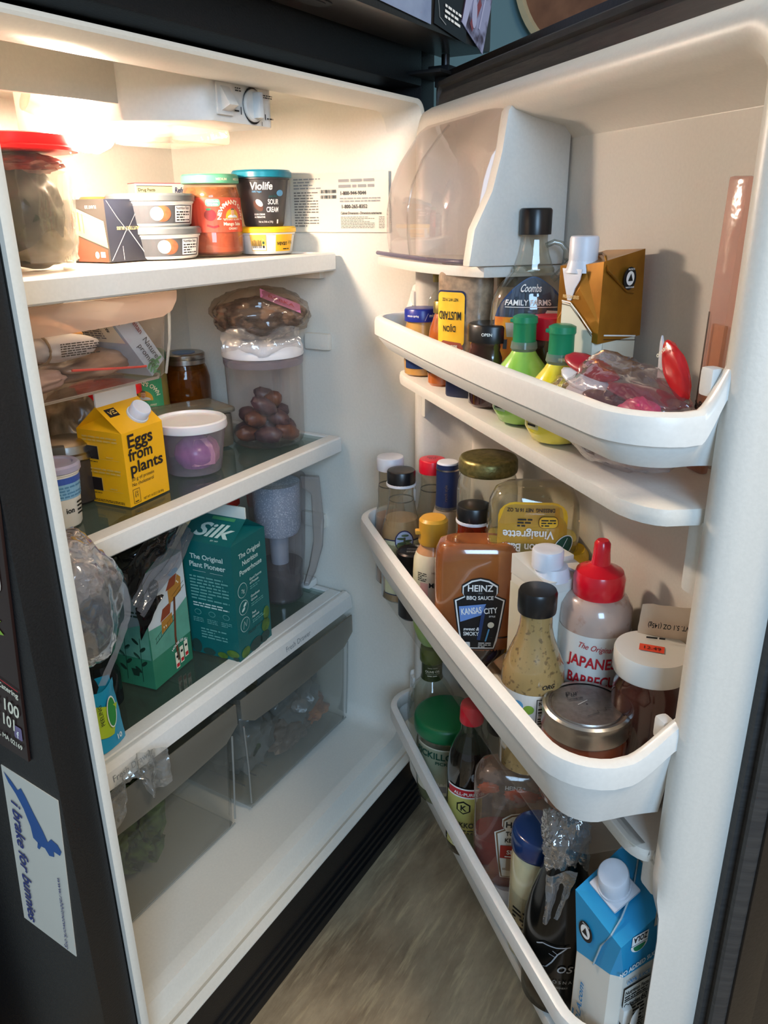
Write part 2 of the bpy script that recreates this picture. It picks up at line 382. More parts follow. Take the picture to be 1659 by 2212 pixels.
# white liner: rim, tapering walls, ceiling step, floor lip
def liner():
    V, Fc = [], []
    def ring(x0, x1, z0, z1, y, r):
        R = []
        for cx, cz, a0 in ((x1-r, z0+r, -PI/2), (x1-r, z1-r, 0), (x0+r, z1-r, PI/2), (x0+r, z0+r, PI)):
            for k in range(7): R.append((cx+r*math.cos(a0+PI/12*k), y, cz+r*math.sin(a0+PI/12*k)))
        return R
    rings = [ring(XL, XR, ZB, ZT, 0, .022), ring(XL, XR, ZB, ZT, -.006, .022), ring(XL+.004, XR-.004, ZB+.004, ZT-.004, -.008, .02),
             ring(XL+.010, XR-.010, ZB+.006, ZT-.007, -.007, .02), ring(XL+.013, XR-.012, ZB+.010, ZT-.012, .004, .02),
             ring(XL+.014, XR-.013, ZB+.004, ZT-.015, .012, .022), ring(XL+.015, XR-.014, ZB+.006, ZT-.016, .022, .022), ring(XL+.015, XR-.014, ZB+.034, ZT-.016, .034, .03),
             ring(XL+.016, XR-.015, ZB+.038, ZT-.014, .05, .03), ring(XL+.016, XR-.015, ZB+.038, ZT+.014, .052, .03),
             ring(XL+.022, XR-.020, ZB+.042, ZT+.012, .44, .03), ring(XL+.03, XR-.028, ZB+.05, ZT+.004, .475, .03)]
    n = len(rings[0])
    for r in rings: V += r
    for j in range(len(rings)-1):
        for i in range(n): k = (i+1) % n; Fc.append((j*n+i, j*n+k, (j+1)*n+k, (j+1)*n+i))
    Fc.append(tuple((len(rings)-1)*n+i for i in range(n)))
    return in_fr(obj('liner', V, Fc, liner_m, None, 40))
LINER = liner()
# moulded shelf rails and knobs on the inner walls
RX = XR-.0165
for z, y, wy in ((-.205, .16, .05), (-.535, .185, .05), (-.30, .16, .05)):
    if z == -.30: continue
    b = box('shelf_rail', RX-.012, RX+.003, y, y+wy, z-.014, z+.014, liner_m, None, .006); in_fr(b)
for z in (-.09, -.395):
    in_fr(box('shelf_rail', XL+.012, XL+.03, .15, .44, z-.012, z, liner_m, None, .004)); in_fr(box('shelf_rail', RX-.014, RX+.003, .17, .44, z-.012, z, liner_m, None, .004))
in_fr(boxes('air_duct', [(.5, .70, .37, .462, .085, .165), (.70, .735, .42, .462, .10, .165)], liner_m, bev=.006))
# data sticker on the right inner wall
st = in_fr(box('data_sticker', RX-.0028, RX-.0018, .045, .23, -.03, .057, mat('sticker_film', '#d8d2c2', .4, var=.01), None, 0))
d = Dec(pl((RX-.0030, .23, 0), (0, -1, 0), (0, 0, 1), (-1, 0, 0)))
d.fine(grey, .008, .034, .062, .052, 4, .4, seed=3).fine(print_dim, .008, -.022, .055, .032, 13, .38, seed=4).fine(grey, .095, .034, .16, .050, 2, seed=5)
d.text(black, '1-800-944-9044', .097, .025, .0075, 1, 'l').text(black, '1-800-265-8352', .099, .0055, .0075, 1, 'l').fine(grey, .097, .014, .17, .022, 2, seed=9)
d.text(black, 'Cabinet Dimensions - Dimensions extérieures'.replace('é', 'e'), .098, -.0035, .0055, 1, 'l', fit=.075)
d.fine(print_dim, .098, -.024, .16, -.006, 8, .38, seed=6).fine(print_dim, .168, -.024, .178, -.006, 8, .38, seed=8)
d.bars(black, .06, .028, .090, .033).bars(black, .06, .020, .090, .025); d.build(st); 
for ch in st.children: ch.location = Vector(ch.location)  # print sits in the same frame as the sticker
# control housing with dial and light switch
CH0 = in_fr(prism('control_housing', [(.848, .058), (.838, .052), (.737, .052), (.728, .06), (.678, .13), (.678, .31), (.848, .31)], .096, .164, white_plastic, bev=.004))
in_fr(prism('light_shield', [(.679, .134), (.45, .150), (.45, .156), (.679, .140)], .113, .166, liner_m, bev=.002))
CV = in_fr(box('lens_cover', .738, .838, .115, .215, .079, .098, clear('lens_cover', '#f8f2ec', .18, .06, '#f5e4d6', bump=.25, scale=60), None, .008))
d = Dec(pl((.73, .0515, .096), (1, 0, 0), (0, 0, 1), (0, -1, 0)))
d.rect('printed_line', black, .045, .0405, .113, .0412).fine(black, .045, .033, .056, .038, 2, seed=2).fine(black, .095, .0305, .112, .035, 2, seed=3)
d.fine(black, .042, .012, .050, .015, 1).rect('dial_mark', black, .0535, .010, .0550, .018).rect('dial_mark', black, .0975, .008, .0990, .014).fine(black, .1005, .008, .112, .011, 1, seed=4)
d.text(black, '1', .0905, .001, .006).ell('dial_ring', black, .076, .021, .0178, .0195, .0003); d.build(CH0)
dl = lathe('dial', [(.0172, 0), (.0172, .002), (.0155, .0035), (.0145, .0035)], white_plastic, None, 40); dl.rotation_euler = (PI/2, 0, 0); dl.location = (.806, .0512, .117); dl.parent = CH0
g = box('dial_grip', .806-.0035, .806+.0035, .038, .050, .117-.0135, .117+.0135, mat('dial_clear', '#cfd3d4', .2), CH0, .0015)
sw = box('light_switch', .742, .768, .0485, .0525, .103, .136, white_plastic, CH0, .002)
prism('switch_paddle', [(.049, .133), (.049, .107), (.036, .1125)], .748, .763, white_plastic, sw, bev=.001, axis='x')
# freezer door above, with a finger pull
FZ = in_fr(box('freezer_door', OUT0, 1.178, -.085, -.008, .2085, .60, bronze_black, None, .006))
lathe('finger_pull', [(.028, 0), (.028, .0015), (.02, .0015), (.018, -.001)], black_flat, FZ, 32, p=3, sy=.45, loc=(.79, -.05, .2070))
# hinge hardware between the two doors
in_fr(boxes('hinge', [(1.09, 1.168, -.05, .01, .178, .183), (1.125, 1.165, -.045, -.012, .183, .192), (1.13, 1.15, -.04, -.02, .165, .179)], black_flat, bev=.002))
tube('hinge_pin', [fr((1.145, -.03, .158)), fr((1.145, -.03, .208))], .006, mat('dark_steel', '#4a4a4c', .35, 1), FR)

# ---- the open door
door = box('door', .0, .785, .034, .085, -1.085, .186, bronze_black, None, .006)
door.parent = FR; door.location = Vector(fr(D(0, 0, 0))); door.rotation_euler = (0, 0, ROT_D)
def rr(x0, x1, z0, z1, r, n, k=6, sh=0):
    R = []
    for i, (cx, cz, a0) in enumerate(((x1-r, z0+r, -PI/2), (x1-r, z1-r, 0), (x0+r, z1-r, PI/2), (x0+r, z0+r, PI))):
        for j in range(k+1): R.append((cx+r*math.cos(a0+PI/2*j/k)+(sh if i == 0 else 0), -n, cz+r*math.sin(a0+PI/2*j/k)))
        if i == 0 and sh is not None: R += [(x1+sh, -n, -.655), (x1+sh*.8, -n, -.628), (x1+sh*.2, -n, -.612), (x1, -n, -.590)]
    return R
def loft(name, rings, m, parent, cap_last=True, closed=False, smooth=40):
    n = len(rings[0]); V = [p for r in rings for p in r]; Fc = []; q = len(rings)
    for j in range(q if closed else q-1):
        for i in range(n): k = (i+1) % n; a, b = j*n, ((j+1) % q)*n; Fc.append((a+i, a+k, b+k, b+i))
    if cap_last and not closed: Fc.append(tuple((q-1)*n+i for i in range(n)))
    return obj(name, V, Fc, m, parent, smooth)
boxes('door_frame', [(0, .026, .008, .04, -1.085, .186), (.760, .785, .008, .04, -1.085, .186), (.02, .77, .008, .04, .141, .186), (.02, .77, .008, .04, -1.085, -1.012)], bronze_black, door, .002)
loft('gasket', [rr(.002, .782, -1.08, .176, .01, -.012), rr(.002, .782, -1.08, .176, .01, -.004), rr(.006, .778, -1.076, .172, .01, .004), rr(.010, .774, -1.07, .166, .01, .004),
    rr(.012, .770, -1.068, .163, .01, -.001), rr(.018, .766, -1.06, .158, .01, -.001), rr(.020, .764, -1.058, .156, .01, .005), rr(.030, .752, -1.0, .142, .01, .003), rr(.032, .750, -1.0, .140, .01, -.012)], gasket_m, door, False, True)
DB = -.03                              # back of the door pockets
loft('door_liner', [rr(.028, .758, -1.01, .140, .02, -.005), rr(.030, .756, -1.008, .138, .02, .004), rr(.040, .748, -.995, .132, .03, .035), rr(.046, .742, -.985, .126, .03, .047), rr(.054, .733, -.975, .117, .03, .052, sh=.010),
    rr(.064, .722, -.965, .108, .03, .050, sh=.018), rr(.070, .715, -.955, .101, .03, .042, sh=.020), rr(.074, .708, -.93, .094, .03, .02, sh=.020), rr(.080, .700, -.922, .086, .03, DB+.012, sh=.020), rr(.092, .688, -.915, .074, .03, DB, sh=.020)], door_liner_m, door)
# moulded shelves and corner gussets
def shelf_pts(N, r=.05, u0=.066, u1=.716, nb=DB+.002):
    P = [(u0, -nb), (u1, -nb), (u1, -.045)]
    for k in range(7): a = k/6*PI/2; P.append((u1-.005-r+r*math.cos(a), -(N-.6*r+.6*r*math.sin(a))))
    for k in range(7): a = PI/2+k/6*PI/2; P.append((u0+.005+r+r*math.cos(a), -(N-.6*r+.6*r*math.sin(a))))
    P.append((u0, -.045)); return P
prism('moulded_shelf', shelf_pts(.096), -.238, -.222, door_liner_m, door, .006)
prism('moulded_shelf', shelf_pts(.060, .03), -.591, -.575, door_liner_m, door, .006)
prism('moulded_shelf', shelf_pts(.080, .05), -.94, -.920, door_liner_m, door, .006)
for z0, z1 in ((-.30, -.238), (-.622, -.591)):
    prism('corner_gusset', [(-.046, z1+.004), (-.046, z0), (-.030, z0+.01), (.0, z1-.012), (DB+.06, z1+.004)], .700, .722, door_liner_m, door, .004, 'x')
prism('left_gusset', [(-.046, -.234), (-.046, -.30), (-.02, -.27), (.02, -.236)], .064, .080, door_liner_m, door, .004, 'x')
# dairy compartment: divider wall, floor, clear bulging cover
dv = [(-DB-.002, .115), (-.040, .115), (-.050, .10), (-.056, .06), (-.066, .02), (-.086, -.02), (-.092, -.060), (-DB-.002, -.060)]
prism('dairy_divider', [(a, b) for a, b in dv], .322, .342, door_liner_m, door, .005, 'x')
def dairy_floor_pts(N): 
    P = [(.068, -DB), (.336, -DB), (.336, -.07)]
    for k in range(9): t = k/8; P.append((.325-.28*t, -(.075+(N-.075)*math.sin(min(1, t*2.2)*PI/2))))
    P += [(.036, -.06), (.068, -.04)]; return P
prism('dairy_floor', dairy_floor_pts(.108), -.073, -.060, door_liner_m, door, .004)
def cover(s, t):                       # s across, t up the profile
    prof = [(.104, -.060), (.108, -.03), (.108, .0), (.102, .03), (.088, .06), (.068, .085), (.052, .103), (.046, .112)]
    k = t*(len(prof)-1); i = min(int(k), len(prof)-2); f = k-i; n = prof[i][0]*(1-f)+prof[i+1][0]*f; z = prof[i][1]*(1-f)+prof[i+1][1]*f
    a = (s-.5)*2; u = .183+.147*(a if abs(a) < .9 else math.copysign(.9+(abs(a)-.9), a)); b = (1-abs(a)**7)**.6 if abs(a) < 1 else 0
    return (u, -(.036+(n-.036)*b), z)
cv = cloth('dairy_cover', cover, 48, 24, clear('dairy_cover', '#f6f2f2', .10, .05, '#d9cfcb', gloss=1.0), door, amp=0, smooth=80)
tube('cover_edge', [(.04+.285*k/14, -(.106-.03*(k/14)**6), -.056) for k in range(15)], .0028, clear('cover_edge', '#a49cb4', .3, .08, '#b6aec6'), cv, 8)
tube('cover_ridge', [(.182-.0*k, -( [.106, .109, .109, .103, .089, .069, .054][k]), [-.055, -.03, 0, .03, .06, .085, .1][k]) for k in range(7)], .0012, clear_pl, cv, 6)

# ---- door baskets: rim band with a recessed tapering panel, swept round a rounded plan
def basket(N, zf, ze, zb, draft, label, rim=.024, u0=.046, u1=.718, floor=None):
    root = thing('door_basket', label, 'door basket', D(.38, 0, 0), ROT_D); ox = .38
    P = []
    def add(u, n, z): P.append((u, n, z))
    R = .05
    for k in range(8): t = k/8; add(u1+.005*(1-t)**2, .046+(N-R-.046)*t, ze+(zf-ze)*math.sin(t*PI/2)**1.2)
    for k in range(1, 8): a = PI/2*k/8; add(u1-R*1.0+R*math.cos(a), N-R+R*math.sin(a), zf)
    for k in range(9): t = k/8; add(u1-R-(u1-u0-2*R)*t, N+.006*math.sin(t*PI), zf)
    for k in range(1, 8): a = PI/2+PI/2*k/8; add(u0+R+R*math.cos(a), N-R+R*math.sin(a), zf)
    for k in range(1, 9): t = 1-k/8; add(u0-.005*(1-t)**2, .046+(N-R-.046)*t, ze+(zf-ze)*math.sin(t*PI/2)**1.2)
    def sweep(name, sec, m, parent):
        V, Fc = [], []; n = len(P); q = len(sec(0))
        for i, (u, nn, z) in enumerate(P):
            a = P[max(i-1, 0)]; b = P[min(i+1, n-1)]; tx, ty = b[0]-a[0], b[1]-a[1]; L = math.hypot(tx, ty); ox_, oy_ = ty/L, -tx/L
            for o_, dz in sec(z): V.append((u+ox_*o_-ox, -(nn+oy_*o_), z+dz if dz > -.5 else dz+1))
        for i in range(n-1):
            for k in range(q): Fc.append((i*q+k, i*q+(k+1) % q, (i+1)*q+(k+1) % q, (i+1)*q+k))
        Fc.append(tuple(range(q))[::-1]); Fc.append(tuple((n-1)*q+k for k in range(q)))
        return obj(name, V, Fc, m, parent, 50)
    s = 1
    sweep('rim', lambda z: [(s*a, b) for a, b in ((-.005, -.003), (-.003, 0), (.002, .0005), (.0075, -.002), (.009, -.008), (.009, -rim), (.004, -rim-.0015), (-.003, -rim-.0015), (-.0045, -rim))], white_plastic, root)
    def ps(z):
        h = zb-z; return [(s*a, b) for a, b in ((.004, -rim), (.003, -rim-.006), (-draft, h), (-draft-.003, h), (-.001, -rim-.006), (-.001, -rim))]
    sweep('panel', ps, white_plastic, root)
    for u in (u0+.004, u1-.008):
        box('bracket', u-ox-.008, u-ox+.006, -.056, -.044, ze-.03, ze-.008, white_plastic, root, .004)
    if floor:
        fl = prism('floor_plate', [(p[0]-ox, p[1]) for p in shelf_pts(floor[1], .05, .078, .700, .058)], floor[0]-.002, floor[0], clear('basket_floor', '#fbfbfa', .02, .05, '#e8e4da', gloss=.4), root)
    return root
basket(.118, -.142, -.103, -.188, .010, 'topmost white door basket, holding mustard, syrup, citrus bottles and sauce packets')
basket(.146, -.450, -.415, -.530, .014, 'white door basket in the middle of the door, crowded with dressing and sauce bottles', floor=(-.575, .128))
basket(.100, -.812, -.775, -.862, .010, 'lowest white door basket, holding the pickle jar, ketchup and dark wine bottle', rim=.022)

# ---- things on the outside: side stickers, menu, freezer cards
bs = box('bumper_sticker', 0, .0008, 0, .088, 0, .228, mat('sticker_white', '#cbc6b8', .45, var=.01), None, 0, loc=(OUT0-.0009, .027, -.771))
bs.rotation_euler = (math.radians(6), 0, 0)
blue = mat('print_blue', '#1c4f8c', .5, var=.03); dblue = mat('print_deep_blue', '#1d2f70', .5, var=.03)
# local frame of the print: x to the viewer's right (towards the front, -y), y up
d = Dec(pl((-.0004, .088, 0), (0, -1, 0), (0, 0, 1), (-1, 0, 0)))
d.text(dblue, 'i brake for bunnies', .011, .188, .0215, 1, 'l', rot=-PI/2, shear=.2, fit=.180).text(dblue, 'www.rabbitnetwork.org', .073, .115, .0085, 0, 'l', rot=-PI/2, shear=.2, fit=.11)
rab = [(.004, .222), (.016, .214), (.024, .207), (.030, .213), (.036, .205), (.046, .188), (.058, .170), (.064, .158), (.070, .166), (.080, .164), (.085, .157), (.082, .150), (.072, .150), (.072, .142), (.064, .139), (.058, .146), (.052, .145), (.048, .138), (.045, .139), (.047, .148), (.040, .150), (.038, .165), (.030, .185), (.020, .200), (.010, .210)]
d.poly('rabbit', blue, rab[:3]+rab[-2:]).poly('rabbit', blue, [rab[2], rab[3], rab[4], rab[5], rab[-3], rab[-2]]).poly('rabbit', blue, [rab[5], rab[6], rab[7], rab[15], rab[16], rab[20], rab[21], rab[22]])
d.poly('rabbit', blue, [rab[7], rab[8], rab[9], rab[10], rab[11], rab[12], rab[13], rab[14], rab[15]]).poly('rabbit', blue, [rab[16], rab[17], rab[18], rab[19]]); d.build(bs)
tag(bs, 'white bumper sticker with a leaping blue rabbit on the black refrigerator side', 'sticker')
mn = box('takeout_menu', 0, .003, 0, .10, 0, .36, mat('menu_brown', '#2b1a17', .35, var=.05), None, .0005, loc=(OUT0-.0035, .035, -.508)); mn.rotation_euler = (math.radians(7), 0, 0)
d = Dec(pl((-.0004, .10, 0), (0, -1, 0), (0, 0, 1), (-1, 0, 0)))
food = mat('food_photo', '#b98a4a', .4, col2='#6f7a2c', scale=90, thr=(.45, .55)); plate = mat('plate_white', '#d8c9b6', .4)
d.text(cream, 'k 100', .058, .056, .020, 1, 'l', rot=-.1, fit=.038).text(cream, 'k 101', .055, .036, .020, 1, 'l', rot=-.1, fit=.034).text(cream, 'ry - Catering', .053, .082, .009, 1, 'l', rot=-.1, fit=.045).text(cream, 'Quincy, MA 02169', .040, .018, .0085, 1, 'l', rot=-.1, fit=.055)
d.rect('printed_badge', mat('badge_violet', '#7b6d8f', .5), .084, .024, .096, .040, r=.002).text(white, 'f', .090, .026, .012, 1)
star = [(.050+(.038 if i % 2 else .028)*math.cos(i*PI/11+.1), .150+(.026 if i % 2 else .018)*math.sin(i*PI/11+.1)) for i in range(22)]
d.poly('starburst', mat('lime_green', '#8cb43a', .5), star).text(white, 'Vegan', .058, .154, .011, 1, rot=-.12).text(white, 'friendly', .060, .141, .010, 1, rot=-.12)
d.rect('photo_frame', plate, .030, .270, .082, .330, r=.012).ell('photo', food, .055, .298, .020, .022, .0007).text(red, 'noodles', .062, .278, .007, 1)
d.rect('photo_frame', plate, .060, .188, .092, .245, r=.012, off=.0005).ell('photo', food, .076, .216, .013, .024, .0008)
for k, c_ in enumerate(('#2c6d73', '#b9c9c4', '#c7838a', '#8fb9b4', '#1e4f55')): d.rect('storefront', mat('store%d' % k, c_, .5), .030, .172+.011*k, .066, .182+.011*k)
d.line('printed_line', red, [(.03, .094), (.098, .086)], .0012); d.build(mn)
tag(mn, 'dark brown takeout menu with a green starburst hanging on the refrigerator side', 'menu')
FY = -.0862
def card(name, label, x0, x1, z0, z1, m, rot=0, y=FY):
    o = box(name, -(x1-x0)/2, (x1-x0)/2, -.0008, 0, 0, z1-z0, m, None, 0, loc=((x0+x1)/2, y, z0)); o.rotation_euler = (0, rot, 0); return tag(o, label, 'card')
a = card('greeting_card', 'pale blue card with raised lettering on the freezer door, left of the dark one', .84, .989, .216, .33, mat('card_blue', '#8e9bb4', .5, col2='#6f7c9a', scale=14), .03)
d = Dec(pl((-.07, -.0009, 0), (1, 0, 0), (0, 0, 1), (0, -1, 0))); d.text(white, '2 OCTOBER YEAR', .09, .022, .010, 0, fit=.07); d.build(a)
a = card('holiday_card', 'black chalk-style holiday card on the freezer door beside the tilted photo', .998, 1.09, .212, .34, mat('card_black', '#17181c', .4), .10)
d = Dec(pl((-.046, -.0009, 0), (1, 0, 0), (0, 0, 1), (0, -1, 0))); d.text(white, 'Hol', .05, .052, .045, 0, shear=.3).fine(white, .025, .012, .072, .03, 3, seed=4).line('chalk_scroll', grey, [(.006, .10), (.010, .06), (.005, .03), (.012, .01), (.03, .006)], .0012); d.build(a)
a = card('photo_card', 'tilted photograph on the freezer door showing a violet street scene, right of the black card', 1.07, 1.145, .216, .34, mat('photo_violet', '#3a2b3c', .3, col2='#8d8fae', scale=22, thr=(.42, .52)), .38, FY-.0012)
d = Dec(pl((-.037, -.0009, 0), (1, 0, 0), (0, 0, 1), (0, -1, 0))); d.ell('photo_shape', mat('photo_light', '#a9aac8', .3), .030, .03, .008, .018, rot=.3).poly('photo_shape', mat('photo_light', '#a9aac8', .3), [(.0, .0), (.012, .0), (.02, .05), (.008, .10), (.0, .1)]).poly('photo_shape', mat('photo_red', '#7a3b44', .3), [(.022, .012), (.032, .006), (.046, .05), (.038, .055)], .0005).line('photo_shape', mat('photo_light', '#a9aac8', .3), [(.05, .02), (.056, .12)], .004); d.build(a)

# ================================================================ shelves and drawers inside
SXL, SXR = .438, 1.100
def shelf(name, label, zt, zb, y0=.138, pane=None):
    t = thing(name, label, 'shelf', ((SXL+SXR)/2, .3, zt)); cx = (SXL+SXR)/2
    L = lambda v: (v[0]-cx, v[1]-.3, v[2]-zt)
    bm = bmesh.new()
    def B(x0, x1, ya, yb, za, zc, bev): add_box(bm, x0-cx, x1-cx, ya-.3, yb-.3, za-zt, zc-zt, bev, 3)
    B(SXL, SXR, y0, y0+.028, zb, zt, .006)
    bmo('front_rail', bm, white_plastic, t)
    boxes('side_rail', [(SXL-cx+.001, SXL-cx+.014, y0-.3+.027, .14, -.014, 0)], white_plastic, t, .003)
    boxes('side_rail', [(SXR-cx-.014, SXR-cx-.001, y0-.3+.027, .14, -.014, 0)], white_plastic, t, .003)
    box('glass_pane', SXL-cx+.013, SXR-cx-.013, y0-.3+.024, .14, -.007, -.002, pane or glass_m, t, 0)
    return t
shelf('top_shelf', 'topmost refrigerator shelf, white front rail, tubs and the salsa jar on it', -.060, -.088, pane=clear('milky_pane', '#e8e4dc', .72, .1, '#d6d0c6'))
shelf('middle_shelf', 'middle refrigerator shelf of glass with white rail, under the yellow carton', -.365, -.393)
# crisper cover shelf with two printed labels
t = shelf('crisper_cover', 'lowest shelf covering the crisper drawers, white front rail, teal carton on it', -.668, -.684, .150)
cx = (SXL+SXR)/2
fr2 = prism('front_band', [(-.151, -.0), (-.158, .0), (-.168, -.006), (-.171, -.030), (-.163, -.032), (-.151, -.016)], SXL-cx-.004, SXR-cx+.004, white_plastic, t, .001, 'x')
d = Dec(pl((0, -.1700, -.024), (1, 0, 0), (0, .1, 1), (0, -1, 0)))
d.text(grey, 'Fresh Drawer', -.205, .002, .0135, 0, fit=.07, al='c').text(grey, 'Fresh Drawer', .165, .002, .0135, 0, fit=.07); d.build(fr2)
def crisper(label, x0, x1):
    t = bpy.data.objects.new('crisper_drawer', None); COL.objects.link(t); t.parent = FR; t.location = fr(((x0+x1)/2, .27, -.935)); w_ = (x1-x0)/2; ht = .228
    yf, yb = -.142, .17
    R = .018
    def ring(x, ya, yb_, z): 
        o = []
        for cx_, cy, a0 in ((x-R, ya+R, -PI/2), (x-R, yb_-R, 0), (-x+R, yb_-R, PI/2), (-x+R, ya+R, PI)):
            for k in range(5): o.append((cx_+R*math.cos(a0+PI/8*k), cy+R*math.sin(a0+PI/8*k), z))
        return o
    loft('bin', [ring(w_-.018, yf+.010, yb-.01, .0), ring(w_-.014, yf+.006, yb, .006), ring(w_-.008, yf+.004, yb, .17), ring(w_-.006, yf+.003, yb, .21), ring(w_-.001, yf+.001, yb, .212), ring(w_-.001, yf+.001, yb, .222)], clear_drawer, t, False)
    box('bin_floor', -w_+.018, w_-.018, yf+.012, yb-.01, .0, .003, clear_drawer, t, 0)
    # translucent curved handle apron along the top of the front
    P = [(-w_+.002, .226), (w_-.002, .226), (w_-.002, .19)]+[(w_-.03-(2*w_-.06)*k/12, .172-.006*math.sin(PI*k/12)) for k in range(13)]+[(-w_+.002, .19)]
    prism('apron', P, yf-.004, yf-.001, clear('smoky_apron', '#dcdad2', .42, .15, '#b5b0a4'), t, .0008, 'y')
    tube('edge_line', [(w_-.010, yf+.003, .17), (w_-.014, yf+.004, .09), (w_-.017, yf+.007, .012)], .0016, clear('drawer_edge', '#e8e8e4', .5, .05, '#c9cac6'), t, 6)
    tube('edge_line', [(-w_+.010, yf+.003, .17), (-w_+.014, yf+.004, .09), (-w_+.017, yf+.007, .012)], .0016, clear('drawer_edge'), t, 6)
    for k in range(3): box('floor_rib', -w_+.05+.03*k, -w_+.052+.03*k, yf+.05, yf+.20, .003, .005, mat('rib_grey', '#6d6c68', .5), t, 0)
    tube('edge_line', [(-w_+.017, yf+.008, .002), (w_-.017, yf+.008, .002)], .0016, clear('drawer_edge'), t, 6)
    return t
crisper('left crisper drawer of clear plastic with leafy greens inside', .440, .764)
crisper('right crisper drawer of clear plastic with bagged produce inside', .772, 1.096)
# crisper contents
kale_m = mat('kale', '#4c6124', .6, col2='#1a2410', scale=60, bump=.5)
t = thing('kale_bunch', 'dark curly leafy greens at the left end of the left crisper drawer', 'greens', (.583, .205, -.926))
for i in range(44):
    a = random.uniform(0, 6.28); r_ = random.uniform(0, .048); x, y = r_*math.cos(a), r_*math.sin(a)*1.2; z0 = random.uniform(.0, .10); s_ = random.uniform(.022, .038); ph = random.uniform(0, 6)
    cloth('leaf', lambda s, t_, x=x, y=y, z0=z0, s_=s_, ph=ph: (x+(s-.5)*s_*2*math.sin(t_*PI)**.5, y+.012*math.sin(s*9+ph), z0+.003+t_*s_*1.9), 8, 8, kale_m, t, .006, 60, i)
t = thing('produce_bag', 'misty plastic bag of produce at the top of the right crisper drawer', 'bag', (.99, .21, -.84))
blob('bag_film', (.055, .05, .06), clear('misty_bag', '#c9ccc9', .45, .2, '#b9bcb9', bump=1, scale=30), t, .2, 3, 4, 4, fine=.15)
t = thing('greens_bag', 'plastic bag of green vegetables at the left of the right crisper drawer', 'bag', (.865, .22, -.86))
blob('greens', (.045, .045, .05), mat('greens', '#39452a', .6, col2='#1f2a1c', scale=50, bump=.4), t, .2, 3, 8, 4); blob('bag_film', (.06, .055, .065), clear('misty_bag'), t, .15, 3, 9, 4, fine=.12)
t = thing('peeled_fruit', 'wrinkled orange-brown peeled fruit in plastic in the right crisper drawer', 'fruit', (1.035, .20, -.905))
blob('flesh', (.040, .035, .022), mat('orange_flesh', '#b9774a', .5, col2='#7c4a30', scale=40, bump=.3), t, .2, 3, 3, 4, fine=.1); tube('curl', [(.02*math.cos(k*.5), .0-.02*math.sin(k*.5)*.6-.008, .02+.012*math.sin(k*.5)) for k in range(12)], .006, mat('curl_brown', '#8d5f48', .5, var=.2), t)
t = thing('wrapped_bundle', 'pale bundle in misty plastic lying low in the right crisper drawer', 'bundle', (.955, .185, -.905))
blob('bundle', (.05, .03, .022), clear('misty_bag2', '#c9b9a9', .6, .2, '#b3a394', bump=1, scale=40), t, .2, 3, 12, 4, fine=.15)
t = thing('tinted_jar', 'squat glowing golden item at the back of the left crisper drawer', 'jar', (.655, .33, -.915))
lathe('glass', [(.03, 0), (.036, .01), (.036, .07), (.03, .085), (.028, .09)], mat('amber_jar', '#8a6c48', .2, var=.2), t, 24)
o = cloth('produce_film', lambda s, t_: (.470+.135*s-.010*t_*math.sin(s*9), .1165-.012*abs(math.sin(s*14))*(.3+t_), -.672-.010*math.sin(s*7)-.050*t_*(.35+1.0*abs(math.sin(s*4.6+.9))**1.5)), 60, 22, clear('hanging_film', '#f0f0ef', .24, .10, '#cfcfca', bump=1, scale=45, gloss=4), None, .0045, 55, 3); tag(o, 'crumpled plastic film hanging out over the left crisper drawer', 'plastic film')

# hanging clear deli drawer under the top shelf
t = bpy.data.objects.new('deli_drawer', None); COL.objects.link(t); t.parent = FR; t.location = fr((.625, .30, -.203)); 
def dring(x0, x1, ya, yb, z, R=.014):
    o = []
    for cx_, cy, a0 in ((x1-R, ya+R, -PI/2), (x1-R, yb-R, 0), (x0+R, yb-R, PI/2), (x0+R, ya+R, PI)):
        for k in range(5): o.append((cx_+R*math.cos(a0+PI/8*k), cy+R*math.sin(a0+PI/8*k), z))
    return o
loft('bin', [dring(-.175, .118, -.118, .14, 0), dring(-.18, .124, -.124, .14, .006), dring(-.183, .128, -.132, .14, .085), dring(-.184, .130, -.134, .14, .1)], clear('deli_plastic', '#f4f0ec', .07, .05, '#cbb9ac', gloss=1), t, False)
box('bin_floor', -.17, .118, -.118, .14, 0, .003, clear('deli_plastic'), t, 0)
P = [(-.188, .112), (.136, .112), (.134, .100), (.124, .088)]+[(.108-.29*k/10, .082-.003*math.sin(PI*k/10)) for k in range(11)]+[(-.18, .085)]
prism('apron', P, -.142, -.136, clear('peach_apron', '#f4ece4', .42, .10, '#ecd6c6'), t, .001, 'y')
tube('edge_line', [(.130, -.132, .1), (.126, -.130, .05), (.121, -.122, .006)], .0018, clear('drawer_edge2', '#f0eeea', .35, .04, '#f2efe9'), t, 6)
tube('edge_line', [(-.17, -.118, .002), (.11, -.118, .002), (.119, -.11, .004), (.12, .12, .004)], .0018, clear('drawer_edge2'), t, 6)
zd = -.199
def packet(name, label, cat, loc, dim, m, rot=0, tilt=(0, 0), amp=.08, seed=1, group=None):
    t = thing(name, label, cat, loc, rot, group, tilt); blob('wrapper', dim, m, t, amp, 2.2, seed, 4, loc=(0, 0, dim[2])); return t
t = thing('seitan_box', 'pale blue flat carton with green leaves leaning in the hanging deli drawer', 'box', (.737, .235, zd+.010), math.radians(4), None, (0, math.radians(-37)))
b = box('carton', -.016, .016, -.05, .05, 0, .098, mat('carton_pale_blue', '#a9b6c6', .45, var=.02), t, .001)
d = Dec(pl((0, -.0504, 0), (1, 0, 0), (0, 0, 1), (0, -1, 0)))
d.text(mat('print_maroon', '#7a2a3a', .5), 'Seitan', .006, .078, .010, 1, rot=PI/2+PI, al='l').rect('printed_band', mat('print_maroon'), -.012, .086, -.008, .096)
